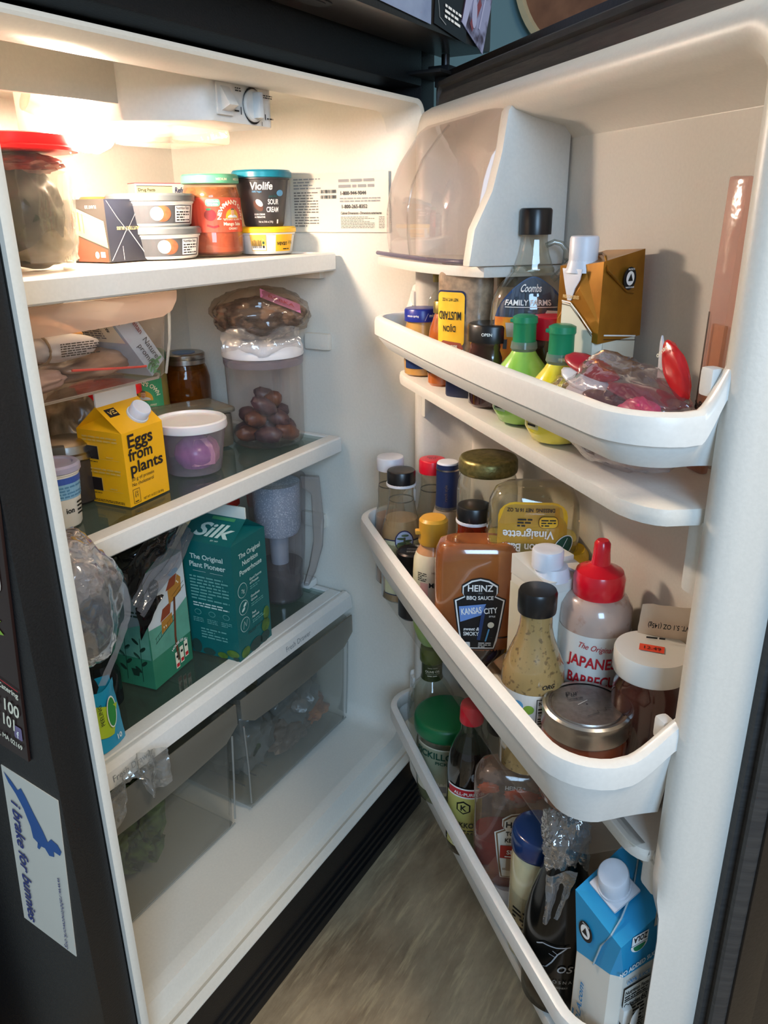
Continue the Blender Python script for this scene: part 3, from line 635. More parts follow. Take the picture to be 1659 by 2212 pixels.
d.text(black, 'Nature', .004, .030, .012, 0, rot=-PI/2, shear=.3, al='c').text(black, 'promise', -.008, .028, .012, 0, rot=-PI/2, shear=.3)
lg = mat('leaf_green', '#5d9a6a', .5, var=.1)
for k in range(14): d.ell('leaf_print', lg, -.012+.024*random.random(), .002+.016*random.random(), .0042, .0018, rot=random.uniform(0, 3), off=.0008)
d.build(t)
d = Dec(pl((-.0164, 0, 0), (0, -1, 0), (0, 0, 1), (-1, 0, 0))); d.rect('label', cream, -.046, .06, .046, .096).text(black, 'Facts', .03, .088, .009, 1, rot=-PI/2).fine(black, -.04, .066, .02, .09, 6); d.build(t)
t = packet('rolled_flyer', 'white printed roll with small black text lying in the hanging deli drawer', 'roll', (.600, .205, zd+.038), (.062, .022, .016), mat('roll_white', '#c9cbd2', .5, var=.03), 0, (0, .04), .05, 2)
d = Dec(lambda x, y, off: (x, -.0222-off*3+.25*abs(y)**1.2*0, .016+y)); d.fine(black, -.01, -.008, .045, .008, 6, seed=2); d.build(t)
tube('rubber_band', [(-.022, .023*math.cos(k*PI/8), .016+.0175*math.sin(k*PI/8)) for k in range(16)], .0016, mat('rubber_tan', '#8d7a62', .6), t, 6, True)
packet('cheese_packet', 'orange cheese packet at the back of the hanging deli drawer', 'packet', (.585, .222, zd+.066), (.070, .016, .013), mat('cheese_orange', '#d99045', .35, col2='#e7b36a', scale=12), 0, (.2, .28), .06, 5)
packet('deli_slices_packet', 'pinkish deli packet at the bottom left of the hanging drawer', 'packet', (.56, .215, zd+.004), (.055, .03, .014), mat('deli_pink', '#a98886', .3, col2='#b9a09a', scale=14), 0, None, .1, 6)
packet('brown_deli_pack', 'flat brown vacuum packet with red edge lines at the drawer bottom', 'packet', (.675, .24, zd+.004), (.075, .04, .018), mat('deli_brown', '#7d6254', .25, col2='#a08470', scale=16, bump=.2), .1, None, .12, 7)
o = tube('red_seal_strip', [(.60, .178, zd+.030), (.65, .176, zd+.024), (.70, .176, zd+.018), (.712, .177, zd+.017)], .0016, mat('seal_red', '#e04a3e', .4), None, 6); tag(o, 'thin red zip strip lying across packets in the hanging deli drawer', 'zip strip')

# ================================================================ bulb
bt = thing('light_bulb', 'glowing refrigerator light bulb beside the control housing', 'light bulb', (.676, .238, .112))
ax = Vector((.1, -.02, -.034)).normalized()
q = Vector((0, 0, 1)).rotation_difference(ax)
bm_ = mat('bulb_glow', '#ffcf98', .3, var=0); nt = bm_.node_tree; b = nt.nodes['Principled BSDF']
b.inputs['Emission Color'].default_value = (1, .82, .65, 1); b.inputs['Emission Strength'].default_value = BULB_E
o = lathe('glass_envelope', [(.012, -.012), (.014, -.002), (.022, .014), (.0285, .032), (.029, .045), (.025, .060), (.015, .071), (.004, .075)], bm_, bt, 24, smooth=80); o.rotation_mode = 'QUATERNION'; o.rotation_quaternion = q
o = lathe('screw_base', [(.013, -.034), (.013, -.012)], mat('bulb_base', '#d8cfc0', .3, .3), bt, 24); o.rotation_mode = 'QUATERNION'; o.rotation_quaternion = q

# ================================================================ top shelf things
Z1 = -.060
def tub(name, label, cat, loc, r0, r1, h, mbody, mlid, rot=None, lid_h=.012, lid_r=None, group=None, p=2, sx=1, sy=1, deg=0, lip=.003):
    t = thing(name, label, cat, loc, toward(loc, deg) if rot is None else rot, group)
    pr = [(r0*.94, 0), (r0, .003), (r1, h-.004), (r1+lip*.4, h-.003), (r1+lip*.4, h)]
    lathe('tub', pr, mbody, t, 48, p, sx, sy); R = lid_r or r1+lip
    lathe('lid', [(R-.002, h-.001), (R, h), (R, h+lid_h*.7), (R-.0025, h+lid_h), (R-.008, h+lid_h), (R-.010, h+lid_h-.002)], mlid, t, 48, p, sx, sy)
    return t, pr
# red-lidded container with lettuce bag
t = thing('salad_container', 'tall clear tub with a red lid full of dark leaves, beside the light bulb', 'container', (.632, .262, Z1), 0); t.scale = (1.12, 1.12, .98)
pr = [(.040, 0), (.044, .003), (.052, .07), (.0565, .130), (.0565, .134)]
lathe('tub', pr, clear('tub_film', '#f2efea', .05, .06, '#e0dcd2', bump=.2), t, 48, caps=(1, 0))
lathe('lid', [(.0555, .130), (.062, .131), (.0625, .1345), (.0605, .136), (.061, .139), (.0605, .147), (.055, .1485), (.05, .146)], mat('lid_red', '#d7262a', .3, var=.02, sss=.2), t, 64)
t = thing('packed_leaves', 'dark packed leaves filling the red-lidded clear tub', 'greens', (.632, .262, Z1), 0); t.scale = (1.12, 1.12, .98)
blob('leaves', (.043, .043, .056), mat('salad_leaves', '#232e1a', .5, col2='#0f120b', scale=45, bump=.4), t, .10, 3, 2, 4, loc=(-.006, .0, .066)); blob('lower_leaves', (.036, .036, .03), mat('pale_filling', '#8a8068', .5, col2='#5f5c4a', scale=40, bump=.3), t, .08, 3, 5, 4, loc=(.006, -.004, .032))
blob('red_leaf', (.045, .045, .012), mat('red_leaf', '#7b2622', .45, col2='#a3423a', scale=60, bump=.4), t, .1, 5, 3, 4, loc=(0, 0, .118))
cloth('inner_film', lambda s, t_: (.050*math.sin((s-.3)*2.2), -.050*math.cos((s-.3)*2.2)+.002, .01+.10*t_), 14, 14, clear('cloudy_film', '#efece6', .28, .15, '#b4afa4', bump=.6), t, .003, 40, 4)
# butter box
loc = (.803, .335, Z1)
t = thing('butter_box', 'black butter carton with its cracked end turned to the front', 'box', loc, toward(loc, 41))
navyblk = mat('carton_blueblack', '#1d212d', .45, var=.08, bump=.05); dgy = mat('carton_charcoal', '#332f2b', .5, var=.06)
t.scale = (.9, .88, 1); box('carton', -.0375, .0375, -.06, .06, 0, .080, navyblk, t, .0008)
d = Dec(face('F', .075, .12)); crack = mat('crack_white', '#c9c6c0', .7)
d.line('crease_crack', crack, [(-.036, .002), (-.004, .038), (-.002, .040)], .0008).line('crease_crack', crack, [(.036, .004), (.018, .024), (.002, .042)], .0012).line('crease_crack', crack, [(0, .040), (-.016, .056), (-.034, .078)], .0005).line('crease_crack', crack, [(.004, .044), (.02, .062), (.034, .078)], .0004).line('crease_crack', crack, [(-.012, .02), (-.012, .002)], .0006)
d.text(mat('print_gold', '#d9b871', .4), 'BUTTERY BLISS', .002, .045, .0055, 1, rot=PI, sp=1.15, fit=.045); d.build(t)
d = Dec(face('L', .075, .12)); d.rect('label', dgy, -.06, 0, .06, .08).poly('butter_slab', mat('butter_cream', '#c9ae6c', .4), [(-.012, .070), (.055, .050), (.058, .018), (-.012, .036)], .0008).poly('wrapper_edge', mat('butter_wrap', '#96866a', .4), [(-.014, .072), (.055, .052), (.055, .048), (-.012, .066)], .001)
d.line('butter_cut', mat('butter_shadow', '#8d7642', .5), [(.0, .064), (.0, .040)], .003, .0011).line('butter_cut', mat('butter_shadow'), [(.009, .062), (.009, .037)], .0015, .0011)
d.poly('toast', mat('toast_brown', '#6e3820', .5, col2='#6a3622'), [(-.012, 0), (.056, 0), (.056, .016), (-.012, .034)], .0006).text(white, 'OR', -.030, .028, .011, 1, rot=PI).text(mat('print_peach', '#e6c7a4', .5), 'mi', -.036, .009, .020, 1, rot=PI)
d.text(cream, 'PLANT 3/3', .03, .072, .0055, 0, rot=PI).rect('badge', cream, .040, .006, .050, .013, .001).ell('badge', cream, .032, .009, .0045, .0045, .001); d.build(t)
# small things standing behind
zc = .020
for nm, lb, ct, loc, r, h, cap, capc in (('pill_bottle', 'small bottle with an orange cap behind the black butter box', 'bottle', (.86, .405), .021, .07, 'cap_orange', '#ef7440'), ('mustard_cap_bottle', 'small bottle with a yellow-brown cap behind the butter box', 'bottle', (.915, .43), .010, .072, 'cap_ochre', '#c08a35'), ('cream_pot', 'small white pot with a blue band behind the butter box', 'pot', (.955, .425), .016, .070, 'cap_white', '#d7d8de')):
    t = thing(nm, lb, ct, (*loc, Z1)); lathe('body', [(r, 0), (r, h*.8)], mat(nm+'_body', '#d9cfc0', .4), t, 24); lathe('cap', [(r+.001, h*.8), (r+.001, h+.012), (r-.002, h+.015)], mat(cap, capc, .4), t, 24)
    if 'pot' in nm: lathe('band', [(r+.0015, h*.95), (r+.0015, h*1.0)], navy, t, 24, caps=(0, 0))
t = thing('white_lidded_dish', 'shallow white dish behind the tall red-lidded tub, only its rim showing', 'dish', (.725, .375, Z1)); lathe('dish', [(.03, 0), (.034, .07), (.035, .075)], white, t, 32, caps=(1, 0)); lathe('dish_lid', [(.036, .083), (.037, .086), (.030, .094)], mat('dish_lid', '#f6e2c6', .3, var=0), t, 32)
# stacked cream cheese tubs
gl_ = mat('lid_slate', '#555a5c', .35, var=.04); wb = mat('tub_white', '#d9d7d0', .4, var=.01); wrapd = mat('wrap_charcoal', '#3d4044', .45, var=.04)
def cheese(z, label, deg, dx=0):
    loc = (.877+dx, .303, z); t, pr = tub('cream_cheese_tub', label, 'tub', loc, .054, .058, .034, wb, gl_, lid_h=.0095, lip=.004, deg=deg, group='grey-lidded cream cheese tubs')
    d = Dec(cyl(pr), .006); d.rect('wrapper', wrapd, -.075, .004, .055, .028)
    d.ell('bagel', mat('bagel_brown', '#8a5232', .5, col2='#5e3520', scale=90), -.004, .017, .013, .0105, .0007).ell('spread', cream, -.012, .017, .0095, .009, .0010)
    d.rect('panel', white, .016, .006, .050, .027, .0008).text(black, 'Nutrition Facts', .0175, .0225, .0052, 1, 'l', fit=.028).fine(black, .018, .007, .048, .021, 4, seed=7).build(t)
cheese(Z1, 'lower of the two stacked grey-lidded tubs beside the salsa jar', 18, .004); cheese(Z1+.0438, 'upper of the two stacked grey-lidded tubs beside the salsa jar', 18, -.004)
t = thing('eye_drops_box', 'white and maroon medicine box standing behind the stacked grey-lidded tubs', 'box', (.975, .40, Z1), toward((.975, .40, 0), 18)); box('carton', -.035, .055, -.02, .02, 0, .105, mat('carton_white', '#d8d2c6', .5), t, .0006)
box('top_flap', -.0345, .0545, -.0195, .0195, .1045, .1062, mat('flap_maroon', '#9a4a55', .5), t, 0)
d = Dec(face('F', .0, .04)); d.rect('label', mat('facts_cream', '#d9cd9a', .5), -.033, .078, .024, .102).text(black, 'Drug Facts', -.031, .094, .0062, 1, 'l').fine(black, -.031, .080, .022, .092, 3).text(navy, 'Refresh', .027, .092, .011, 1, 'l', shear=.2, fit=.026).rect('rule', black, -.033, .101, .024, .1018, .001); d.build(t)
# salsa jar
def newman(d, mg, x, y, s, dark='#2f6a3a'):
    d.ell('portrait_disc', mat('disc_ochre', '#d9a42c', .5), x, y, s, s, .0009, a0=-.1, a1=PI+.1).ell('portrait_shirt', mat('shirt_white', '#ccd5dd', .5), x, y-s*.02, s*.75, s*.35, .0011, a0=0, a1=PI)
    d.ell('portrait_face', skin, x, y+s*.55, s*.27, s*.36, .0013).ell('portrait_hair', mat('hair_grey', '#6b5a48', .6), x, y+s*.82, s*.29, s*.20, .0015, a0=0, a1=PI)
    for k in (-1, 1): d.ell('portrait_eye', black, x+k*s*.1, y+s*.60, s*.04, s*.03, .0016)
    d.line('portrait_mouth', mat('mouth_red', '#9a4036', .5), [(x-s*.1, y+s*.4), (x, y+s*.36), (x+s*.1, y+s*.4)], s*.05, .0016)
loc = (.985, .262, Z1); loc = (.966, .272, Z1)
t = thing('salsa_jar', 'mango salsa jar with a mint green lid and red label, centre of the top shelf', 'jar', loc, toward(loc, 16))
pr = [(.037, 0), (.0435, .004), (.0445, .012), (.0445, .03), (.0430, .034), (.0430, .082), (.043, .086), (.040, .096), (.0385, .100), (.0385, .104)]
lathe('glass', pr, clear('salsa_glass', '#f3e6d6', .08, .03, '#e9c9a4'), t, 48)
lathe('salsa', [(.035, .002), (.0422, .006), (.0432, .028), (.0418, .035), (.0415, .060)], mat('salsa_red', '#8e3420', .35, col2='#a8492a', scale=80, bump=.2), t, 48)
lathe('residue', [(.0416, .080), (.0412, .086), (.038, .0965)], clear('salsa_residue', '#e6b98a', .45, .2, '#d98a55', scale=60, spots=(.5, .9)), t, 48, caps=(0, 0))
lathe('lid', [(.0395, .101), (.0425, .102), (.043, .104), (.0425, .112), (.040, .1145), (.033, .1145), (.031, .1135)], mat('lid_mint', '#5fae8c', .35, var=.03), t, 56)
d = Dec(cyl(pr), .006); rl = mat('label_red', '#cf4a33', .4, var=.03)
d.rect('label', rl, -.075, .034, .066, .082); d.text(cream, "NEWMAN'S OWN", .020, .073, .0085, 1, arc=.020, sp=.95, fit=.066)
newman(d, 'g', .020, .0545, .0125); d.text(cream, '"LET\'S GIVE IT ALL AWAY"', .020, .0505, .0035, 1, fit=.034).text(cream, 'Mango Salsa', .020, .0435, .0065, 1, fit=.034).text(cream, 'CHUNKY', .020, .0375, .0042, 1)
d.rect('badge', mat('badge_mint', '#5fae8c'), -.022, .070, .0, .080, .0008, r=.004).text(cream, '100% Profits', -.011, .0758, .0034, 1).text(cream, 'Help Kids', -.011, .0715, .0038, 1)
d.ell('pepper', mat('pepper_red', '#8f1e1c', .35), -.016, .058, .009, .008, .0008).ell('pepper_stem', green, -.018, .066, .004, .0015, .0010).line('chili', mat('pepper_red'), [(-.022, .044), (-.012, .041), (-.004, .043)], .003); d.build(t)
d = Dec(cyl([(.043, .1), (.043, .12)]), .006); d.text(cream, 'MEDIUM', .005, .1055, .0045, 1).text(cream, 'MEDIUM', .034, .1055, .0045, 1).text(cream, 'MEDIUM', -.03, .1055, .0045, 1); d.build(t)
# vegan cheese tub and sour cream tub stacked
loc = (1.046, .236, Z1); t, pr = tub('yellow_lidded_tub', 'low white tub with a yellow lid under the teal-lidded one', 'tub', loc, .041, .0455, .032, wb, mat('lid_yellow', '#e7b722', .35), lid_h=.008, deg=10)
d = Dec(cyl(pr), .006); d.rect('label', yellow, .008, .004, .042, .029).text(black, 'vevan', .020, .013, .0105, 1, shear=.1, fit=.020).text(black, 'VN', .038, .014, .008, 0).fine(black, .022, .006, .036, .009, 1)
d.rect('barcode_frame', mat('frame_ochre', '#caa24a', .5), -.034, .005, -.008, .029, .0004).rect('barcode_panel', wb, -.033, .006, -.009, .028, .0007); d.bars(navy, -.032, .009, -.016, .025)
for k, c_ in enumerate((mat('dot_sand', '#d8b374'), dgreen, black)): d.ell('dot', c_, -.0125, .023-.006*k, .0018, .0022, .0011)
d.build(t)
loc = (1.047, .238, Z1+.0405); t, pr = tub('sour_cream_tub', 'dark grey sour cream tub with a teal lid, stacked on the yellow-lidded tub', 'tub', loc, .031, .0405, .071, mat('tub_graphite', '#3b3a3c', .42, var=.05), mat('lid_teal', '#15829c', .3), lid_h=.010, deg=8, lip=.006)
d = Dec(cyl(pr), .006); d.text(white, 'Violife', -.008, .053, .0150, 1, shear=.15, fit=.038).text(sky, '100% Vegan', -.016, .049, .0035, 1).text(white, 'SOUR', .013, .032, .0105, 1, fit=.021).text(white, 'CREAM', .012, .021, .0105, 1, fit=.025)
d.text(teal, 'just like', .012, .042, .005, 0, shear=.2).text(white, 'SOUR CREAM', -.014, .0165, .0034, 1).text(white, 'ALTERNATIVE', -.014, .0125, .0034, 1).text(white, 'Net wt. 8.46 oz (240g)', -.002, .0055, .0042, 0, fit=.03)
d.ell('potato', mat('potato_brown', '#5a3526', .5), -.015, .030, .010, .0065, .0006, rot=-.6).ell('cream_dollop', white, -.013, .034, .007, .0042, .0010, rot=-.6).ell('speech_bubble', sky, .027, .048, .0075, .0045, .0006).rect('badge', white, .022, .004, .026, .010); d.build(t)

# ================================================================ middle shelf things
Z2 = -.365
def gable(t, w_, d_, h, hg, fin, mb, mfin, mside=None):
    """gable-top carton: roof slopes over front and back, folded triangles at the sides"""
    x, y = w_/2, d_/2; ms = []
    V = [(-x, -y, 0), (x, -y, 0), (x, y, 0), (-x, y, 0), (-x, -y, h), (x, -y, h), (x, y, h), (-x, y, h), (-x, 0, h+hg), (x, 0, h+hg), (-x*.45, 0, h+hg*.55), (x*.45, 0, h+hg*.55)]
    Fc = [(0, 3, 2, 1), (0, 1, 5, 4), (1, 2, 6, 5), (2, 3, 7, 6), (3, 0, 4, 7), (4, 5, 9, 8), (6, 7, 8, 9), (5, 6, 11), (5, 11, 9), (6, 9, 11), (7, 4, 10), (4, 8, 10), (7, 10, 8)]
    o = obj('carton', V, Fc, mb, t, 0)
    if mside: o.data.materials.append(mside)
    box('top_fin', -x+.001, x-.001, -.0016, .0016, h+hg-.002, h+hg+fin, mfin, t, .0012); return o
loc = (.705, .2335, Z2)
t = thing('egg_carton', 'yellow carton of plant-based eggs with a translucent white cap', 'carton', loc, math.radians(5))
ylw = mat('carton_yellow', '#e9ab12', .4, var=.02); ylk = mat('print_yellowblack', '#20181a', .5)
W_, H_ = .078, .101
gable(t, W_, W_, H_, .032, .018, ylw, mat('fin_white', '#dcdcda', .4, var=.01))
d = Dec(face('F', W_, W_)); d.text(ylk, 'Eggs', -.032, .080, .0245, 1, 'l', fit=.049).text(ylk, 'from', -.032, .062, .0225, 1, 'l', fit=.046).text(ylk, 'plants', -.032, .044, .0225, 1, 'l', fit=.064)
d.text(ylk, '50 g of protein', -.032, .0345, .0068, 0, 'l', fit=.044).text(ylk, 'No cholesterol', -.032, .0270, .0068, 0, 'l', fit=.042).text(ylk, 'NET WT. 16 OZ (1 LB) 454g', -.014, .0035, .0048, 0, 'l', fit=.040)
for a, b in (((-.032, .003), (-.032, .0225)), ((-.032, .0225), (-.0195, .0225)), ((-.0195, .0225), (-.0195, .003)), ((-.0195, .003), (-.032, .003))): d.line('logo_frame', ylk, [a, b], .0006)
d.text(ylk, 'J U', -.0258, .0165, .0048, 1).text(ylk, 'S T', -.0258, .0115, .0048, 1).fine(ylk, -.030, .0045, -.022, .007, 1); d.build(t)
d = Dec(face('L', W_, W_))
yl2 = mat('print_pale_yellow', '#d9b25a', .5)
for z, zt_ in ((.062, .0715), (.018, .0275)):
    d.rect('panel_frame', yl2, -.0295, z-.0005, -.0045, z+.0185, .0004).rect('panel', ylk, -.0285, z, -.0055, z+.018, .0007); d.fine(yl2, -.03, z+.024, .03, z+.033, 2, seed=int(z*999)).fine(ylk, -.022, z-.0045, -.008, z-.0025, 1).line('rule', yl2, [(-.004, z+.001), (.03, z+.001)], .0004).fine(yl2, .008, z+.003, .02, z+.006, 1)
d.fine(ylk, -.028, .002, .03, .006, 2); d.build(t)
sl = math.hypot(W_/2, .032); sn = .032/sl; cn = (W_/2)/sl
d = Dec(pl((0, -W_/2, H_), (1, 0, 0), (0, cn, sn), (0, -sn, cn))); d.rect('badge', ylk, -.032, .028, -.014, .042).text(yl2, 'V', -.027, .031, .009, 1, off=.0012).fine(yl2, -.023, .031, -.016, .040, 3); d.build(t)
cp = lathe('cap', [(.0150, 0), (.0150, .003), (.0135, .0032), (.0135, .015), (.0125, .0165)], mat('cap_translucent', '#cfd3de', .35, sss=.3), t, 40, loc=(.010, -W_/2+.020*cn, H_+.020*sn), tilt=(math.atan2(sn, cn), 0, 0))
loc = (.838, .236, Z2)
t = thing('onion_tub', 'translucent deli tub with half a purple onion inside, right of the yellow carton', 'tub', loc, 0)
pr = [(.037, .002), (.040, 0), (.042, .004), (.0495, .052), (.050, .053), (.0515, .064), (.0515, .070)]
lathe('tub', pr, clear('frosted_tub', '#eeeaee', .22, .15, '#d8d2da'), t, 60, caps=(1, 0), ridge=(.0525, .0635, .02, 1))
lathe('lid', [(.0515, .066), (.0545, .0665), (.0552, .069), (.0545, .078), (.0525, .080), (.050, .080), (.0485, .0765)], mat('lid_milky', '#d6d4d6', .3, var=.02, sss=.3), t, 64)
on_m = mat('onion_purple', '#8e3f86', .25, col2='#a85fa0', scale=18, stretch=(6, 6, .6))
t = thing('purple_onion_half', 'purple onion half inside the translucent deli tub', 'onion', loc, 0)
o = lathe('onion', [(.004, .004), (.022, .006), (.031, .018), (.0325, .028), (.028, .040), (.018, .049), (.010, .054), (.006, .058)], on_m, t, 40, loc=(.002, -.004, 0))
lathe('onion_skin_edge', [(.0318, .012), (.0335, .028), (.029, .041), (.0185, .0505)], mat('onion_pale', '#d79aa8', .35, col2='#b86f9c', scale=30, stretch=(5, 5, .5)), t, 6, caps=(0, 0), loc=(.006, -.006, 0))
loc = (1.022, .238, Z2)
t = thing('date_canister', 'tall clear round canister with a white lid, dried dates in the bottom', 'canister', loc, 0)
lathe('canister', [(.055, 0), (.060, .004), (.0625, .012), (.0645, .135), (.0655, .142)], clear('canister_plastic', '#f6f3f2', .05, .04, '#e6dedd'), t, 56, caps=(1, 0)); lathe('ring_step', [(.0645, .132), (.0660, .136), (.0662, .146)], clear('canister_step', '#e9e2ea', .3, .1, '#cfc6d2'), t, 56, caps=(0, 0))
lathe('lid', [(.0665, .147), (.0675, .149), (.0665, .160), (.063, .168), (.057, .171), (.05, .1715)], mat('lid_white', '#dedde0', .35, var=.01), t, 64)
date_m = [mat('date_%s' % n_, a, .45, col2=b, scale=50, bump=.35) for n_, a, b in (('purple', '#4a2f35', '#38222a'), ('brown', '#6d3f28', '#4a2a22'), ('dark', '#3e2a30', '#5a3b3a'))]
t2 = bpy.data.objects
k = 0; rnd = random.Random(11)
DATES = [(-.030, -.025, .017, .3), (.006, -.036, .016, 1.2), (.036, -.014, .016, 2.4), (-.002, .006, .016, .4), (-.036, .012, .017, 1.3), (.030, .026, .016, 1.0), (-.010, .038, .016, .2), (-.034, -.004, .043, 1.5), (.0, -.022, .041, .5), (.034, -.002, .042, 2.0), (.010, .018, .043, 1.0), (-.018, .026, .044, 2.6), (-.026, -.016, .064, .9), (.008, -.006, .066, 2.7), (.020, .014, .068, .6)]
DL = ['dried date, %s of the canister heap' % q_ for q_ in ('bottom layer, at the left', 'bottom layer, at the front', 'bottom layer, at the right front', 'very middle of the bottom', 'bottom layer, at the left back', 'bottom layer, at the right back', 'bottom layer, at the back',
      'second layer, at the left', 'second layer, at the front', 'second layer, at the right', 'second layer, at the back right', 'second layer, at the back left', 'third layer, on the left', 'third layer, at the centre')]+['topmost dried date on the heap, leaning to the right']
for i, (x, y, z, a) in enumerate(DATES):
    q = Vector((loc[0]+x, loc[1]+y, Z2+z+.002))
    o = blob('dried_date', (.0145, .0235, .0135), date_m[i % 3], None, .07, 3, i, 3, fine=.06); o.location = q; o.rotation_euler = (rnd.uniform(-.5, .5) if i < 12 else .6, rnd.uniform(-.4, .4), a)
    tag(o, DL[i], 'date', 'dried dates in the canister')
t = thing('babka_bag', 'cinnamon loaf in a clear crinkled bag with a pink sticker on the canister', 'bread', (1.022, .236, Z2+.173), toward((1.022, .236, 0)))
blob('loaf', (.070, .052, .030), mat('babka_loaf', '#3a2826', .5, col2='#8a6a56', scale=30, bump=.5, thr=(.48, .56)), t, .08, 3, 21, 5, loc=(0, 0, .036), fine=.05)
blob('bag_film', (.080, .060, .040), clear('loaf_film', '#efe9e2', .13, .10, '#c9b29c', bump=.9, scale=28, gloss=1.2), t, .07, 2.5, 22, 5, loc=(.0, 0, .041), fine=.03)
cloth('bag_tail', lambda s, q: (-.065+.125*s, -.050-.018*math.sin(q*2), .018-.030*q+.006*math.sin(s*9)), 26, 10, bag_m, t, .005, 45, 2)
pk = cloth('pink_sticker', lambda s, q: (.0+.062*s, -.022-.024*(1-q)*1.0+.002, .0805-.026*s+.0-.011*(1-q)-.0), 8, 4, mat('sticker_pink', '#cf7fb0', .4, var=.05), t, .0006, 20, 1)
d = Dec(pl((.0, -.0475, .0715), (.922, 0, -.387), (.10, .80, .38), (-.1, -.6, .6))); d.text(mat('print_crimson', '#b01f4a', .4), 'BABKA', .034, .006, .0125, 1, fit=.044).text(mat('print_crimson'), 'little', .018, .018, .006, 0, shear=.3); d.build(pk)
# back row of the middle shelf
loc = (.815, .385, Z2)
tub('red_tub', 'red tub with a red lid behind the yellow carton', 'tub', loc, .040, .048, .108, mat('tub_red', '#9c1424', .35, var=.05), mat('lid_red2', '#d81a26', .3, var=.02), lid_h=.012, lid_r=.0545)
loc = (.925, .415, Z2); t = thing('green_salsa_jar', 'jar with a green label bearing a portrait, behind the clip-lid tin', 'jar', loc, toward(loc, -10)); pr = [(.034, 0), (.036, .004), (.036, .135), (.034, .14)]
lathe('glass', pr, mat('salsa_verde', '#8a7a3a', .3, var=.1), t, 32); d = Dec(cyl(pr), .006); d.rect('label', mat('label_green', '#3d9a6c', .45), -.034, .04, .034, .125).text(cream, "NEWMAN'S OWN", 0, .102, .0095, 1, arc=.022, fit=.062); newman(d, 'x', 0, .079, .015); d.text(cream, "LET'S GIVE IT ALL AWAY", 0, .068, .005, 1, fit=.04); d.build(t)
lathe('lid', [(.037, .140), (.037, .152), (.034, .154)], green, t, 40)
loc = (1.012, .408, Z2); t = thing('amber_jar', 'mason jar of amber jelly with a silver lid at the back of the middle shelf', 'jar', loc)
pr = [(.036, 0), (.041, .005), (.042, .02), (.042, .095), (.038, .112), (.0335, .122), (.0335, .126)]
lathe('glass', pr, clear('amber_glass', '#d9b070', .12, .03, '#b07a2c'), t, 48); lathe('jelly', [(.036, .003), (.040, .006), (.0410, .06)], mat('jelly_red', '#6e2a1a', .2, var=.1), t, 40); lathe('residue', [(.0405, .06), (.0405, .095), (.036, .112)], clear('amber_residue', '#d29a4a', .55, .2, '#9c6a2a', scale=60, spots=(.45, .8)), t, 40, caps=(0, 0))
lathe('band', [(.0355, .120), (.0365, .121), (.0365, .128), (.0355, .1285), (.0365, .130), (.0365, .137), (.034, .139), (.030, .1385)], silver, t, 48); lathe('blue_disc', [(.020, .1388), (.020, .1392)], mat('disc_blue', '#3f6ea8', .3), t, 32)
loc = (.925, .325, Z2); t = thing('clip_tin', 'low metal food tin with a grey clip on its lid, behind the onion tub', 'tin', loc, toward(loc, 25))
box('tin', -.06, .06, -.042, .042, 0, .058, mat('tin_steel', '#a9a498', .3, .9, var=.05), t, .010); box('lid', -.064, .064, -.046, .046, .058, .068, clear('tin_lid', '#d9d6cc', .35, .08, '#b9b4a6'), t, .006); box('lid_rim', -.063, .063, -.045, .045, .0625, .0655, silver, t, .003)
box('clip', -.018, .022, -.050, -.036, .055, .0725, mat('clip_grey', '#4f5658', .45), t, .003); box('clip', -.072, -.060, -.016, .016, .054, .071, mat('clip_grey'), t, .003)
loc = (.655, .285, Z2); t = thing('clamp_jar', 'round container with a clamped silver lid behind the small white tub', 'container', loc, toward(loc))
lathe('glass', [(.030, 0), (.034, .004), (.034, .062)], mat('dark_contents', '#3b3432', .3, var=.2), t, 32); lathe('lid', [(.036, .062), (.038, .064), (.038, .070), (.035, .072), (.033, .082), (.022, .088)], silver, t, 40); box('clip', -.024, -.002, -.040, -.026, .066, .086, mat('clip_dark', '#565450', .4), t, .004)
loc = (.703, .335, Z2); t = thing('beige_bag', 'bulging brownish plastic bag between the black pouch and the red tub', 'bag', loc); blob('bag', (.040, .045, .068), mat('bag_beige', '#8d7f66', .25, col2='#5d5242', scale=14, bump=.6, stretch=(3, 3, 1)), t, .12, 2.5, 31, 4, loc=(0, 0, .066), fine=.1)
loc = (.625, .345, Z2); t = thing('black_pouch', 'matte black pouch at the far left of the middle shelf', 'pouch', loc); blob('pouch', (.036, .03, .075), mat('pouch_black', '#15161a', .5, var=.2), t, .12, 2.2, 33, 4, loc=(0, 0, .074))
loc = (.588, .225, Z2); t, pr = tub('white_blue_tub', 'small white and blue tub with a violet-tinted lid, left end of the middle shelf', 'tub', loc, .024, .0285, .072, wb, mat('lid_violet', '#a9a7c2', .3, sss=.2), lid_h=.009, lip=.003, deg=10)
d = Dec(cyl(pr), .005); d.rect('label', mat('label_sky', '#7fb2d6', .5), -.03, .038, .04, .066).fine(mat('print_steel', '#4f86b0', .5), -.02, .040, .036, .056, 4).rect('wave', mat('print_royal', '#3456b0', .5), -.01, .058, .04, .066, .0008).text(black, 'ion', .008, .020, .010, 1).fine(black, .020, .014, .036, .034, 4, seed=5).build(t)
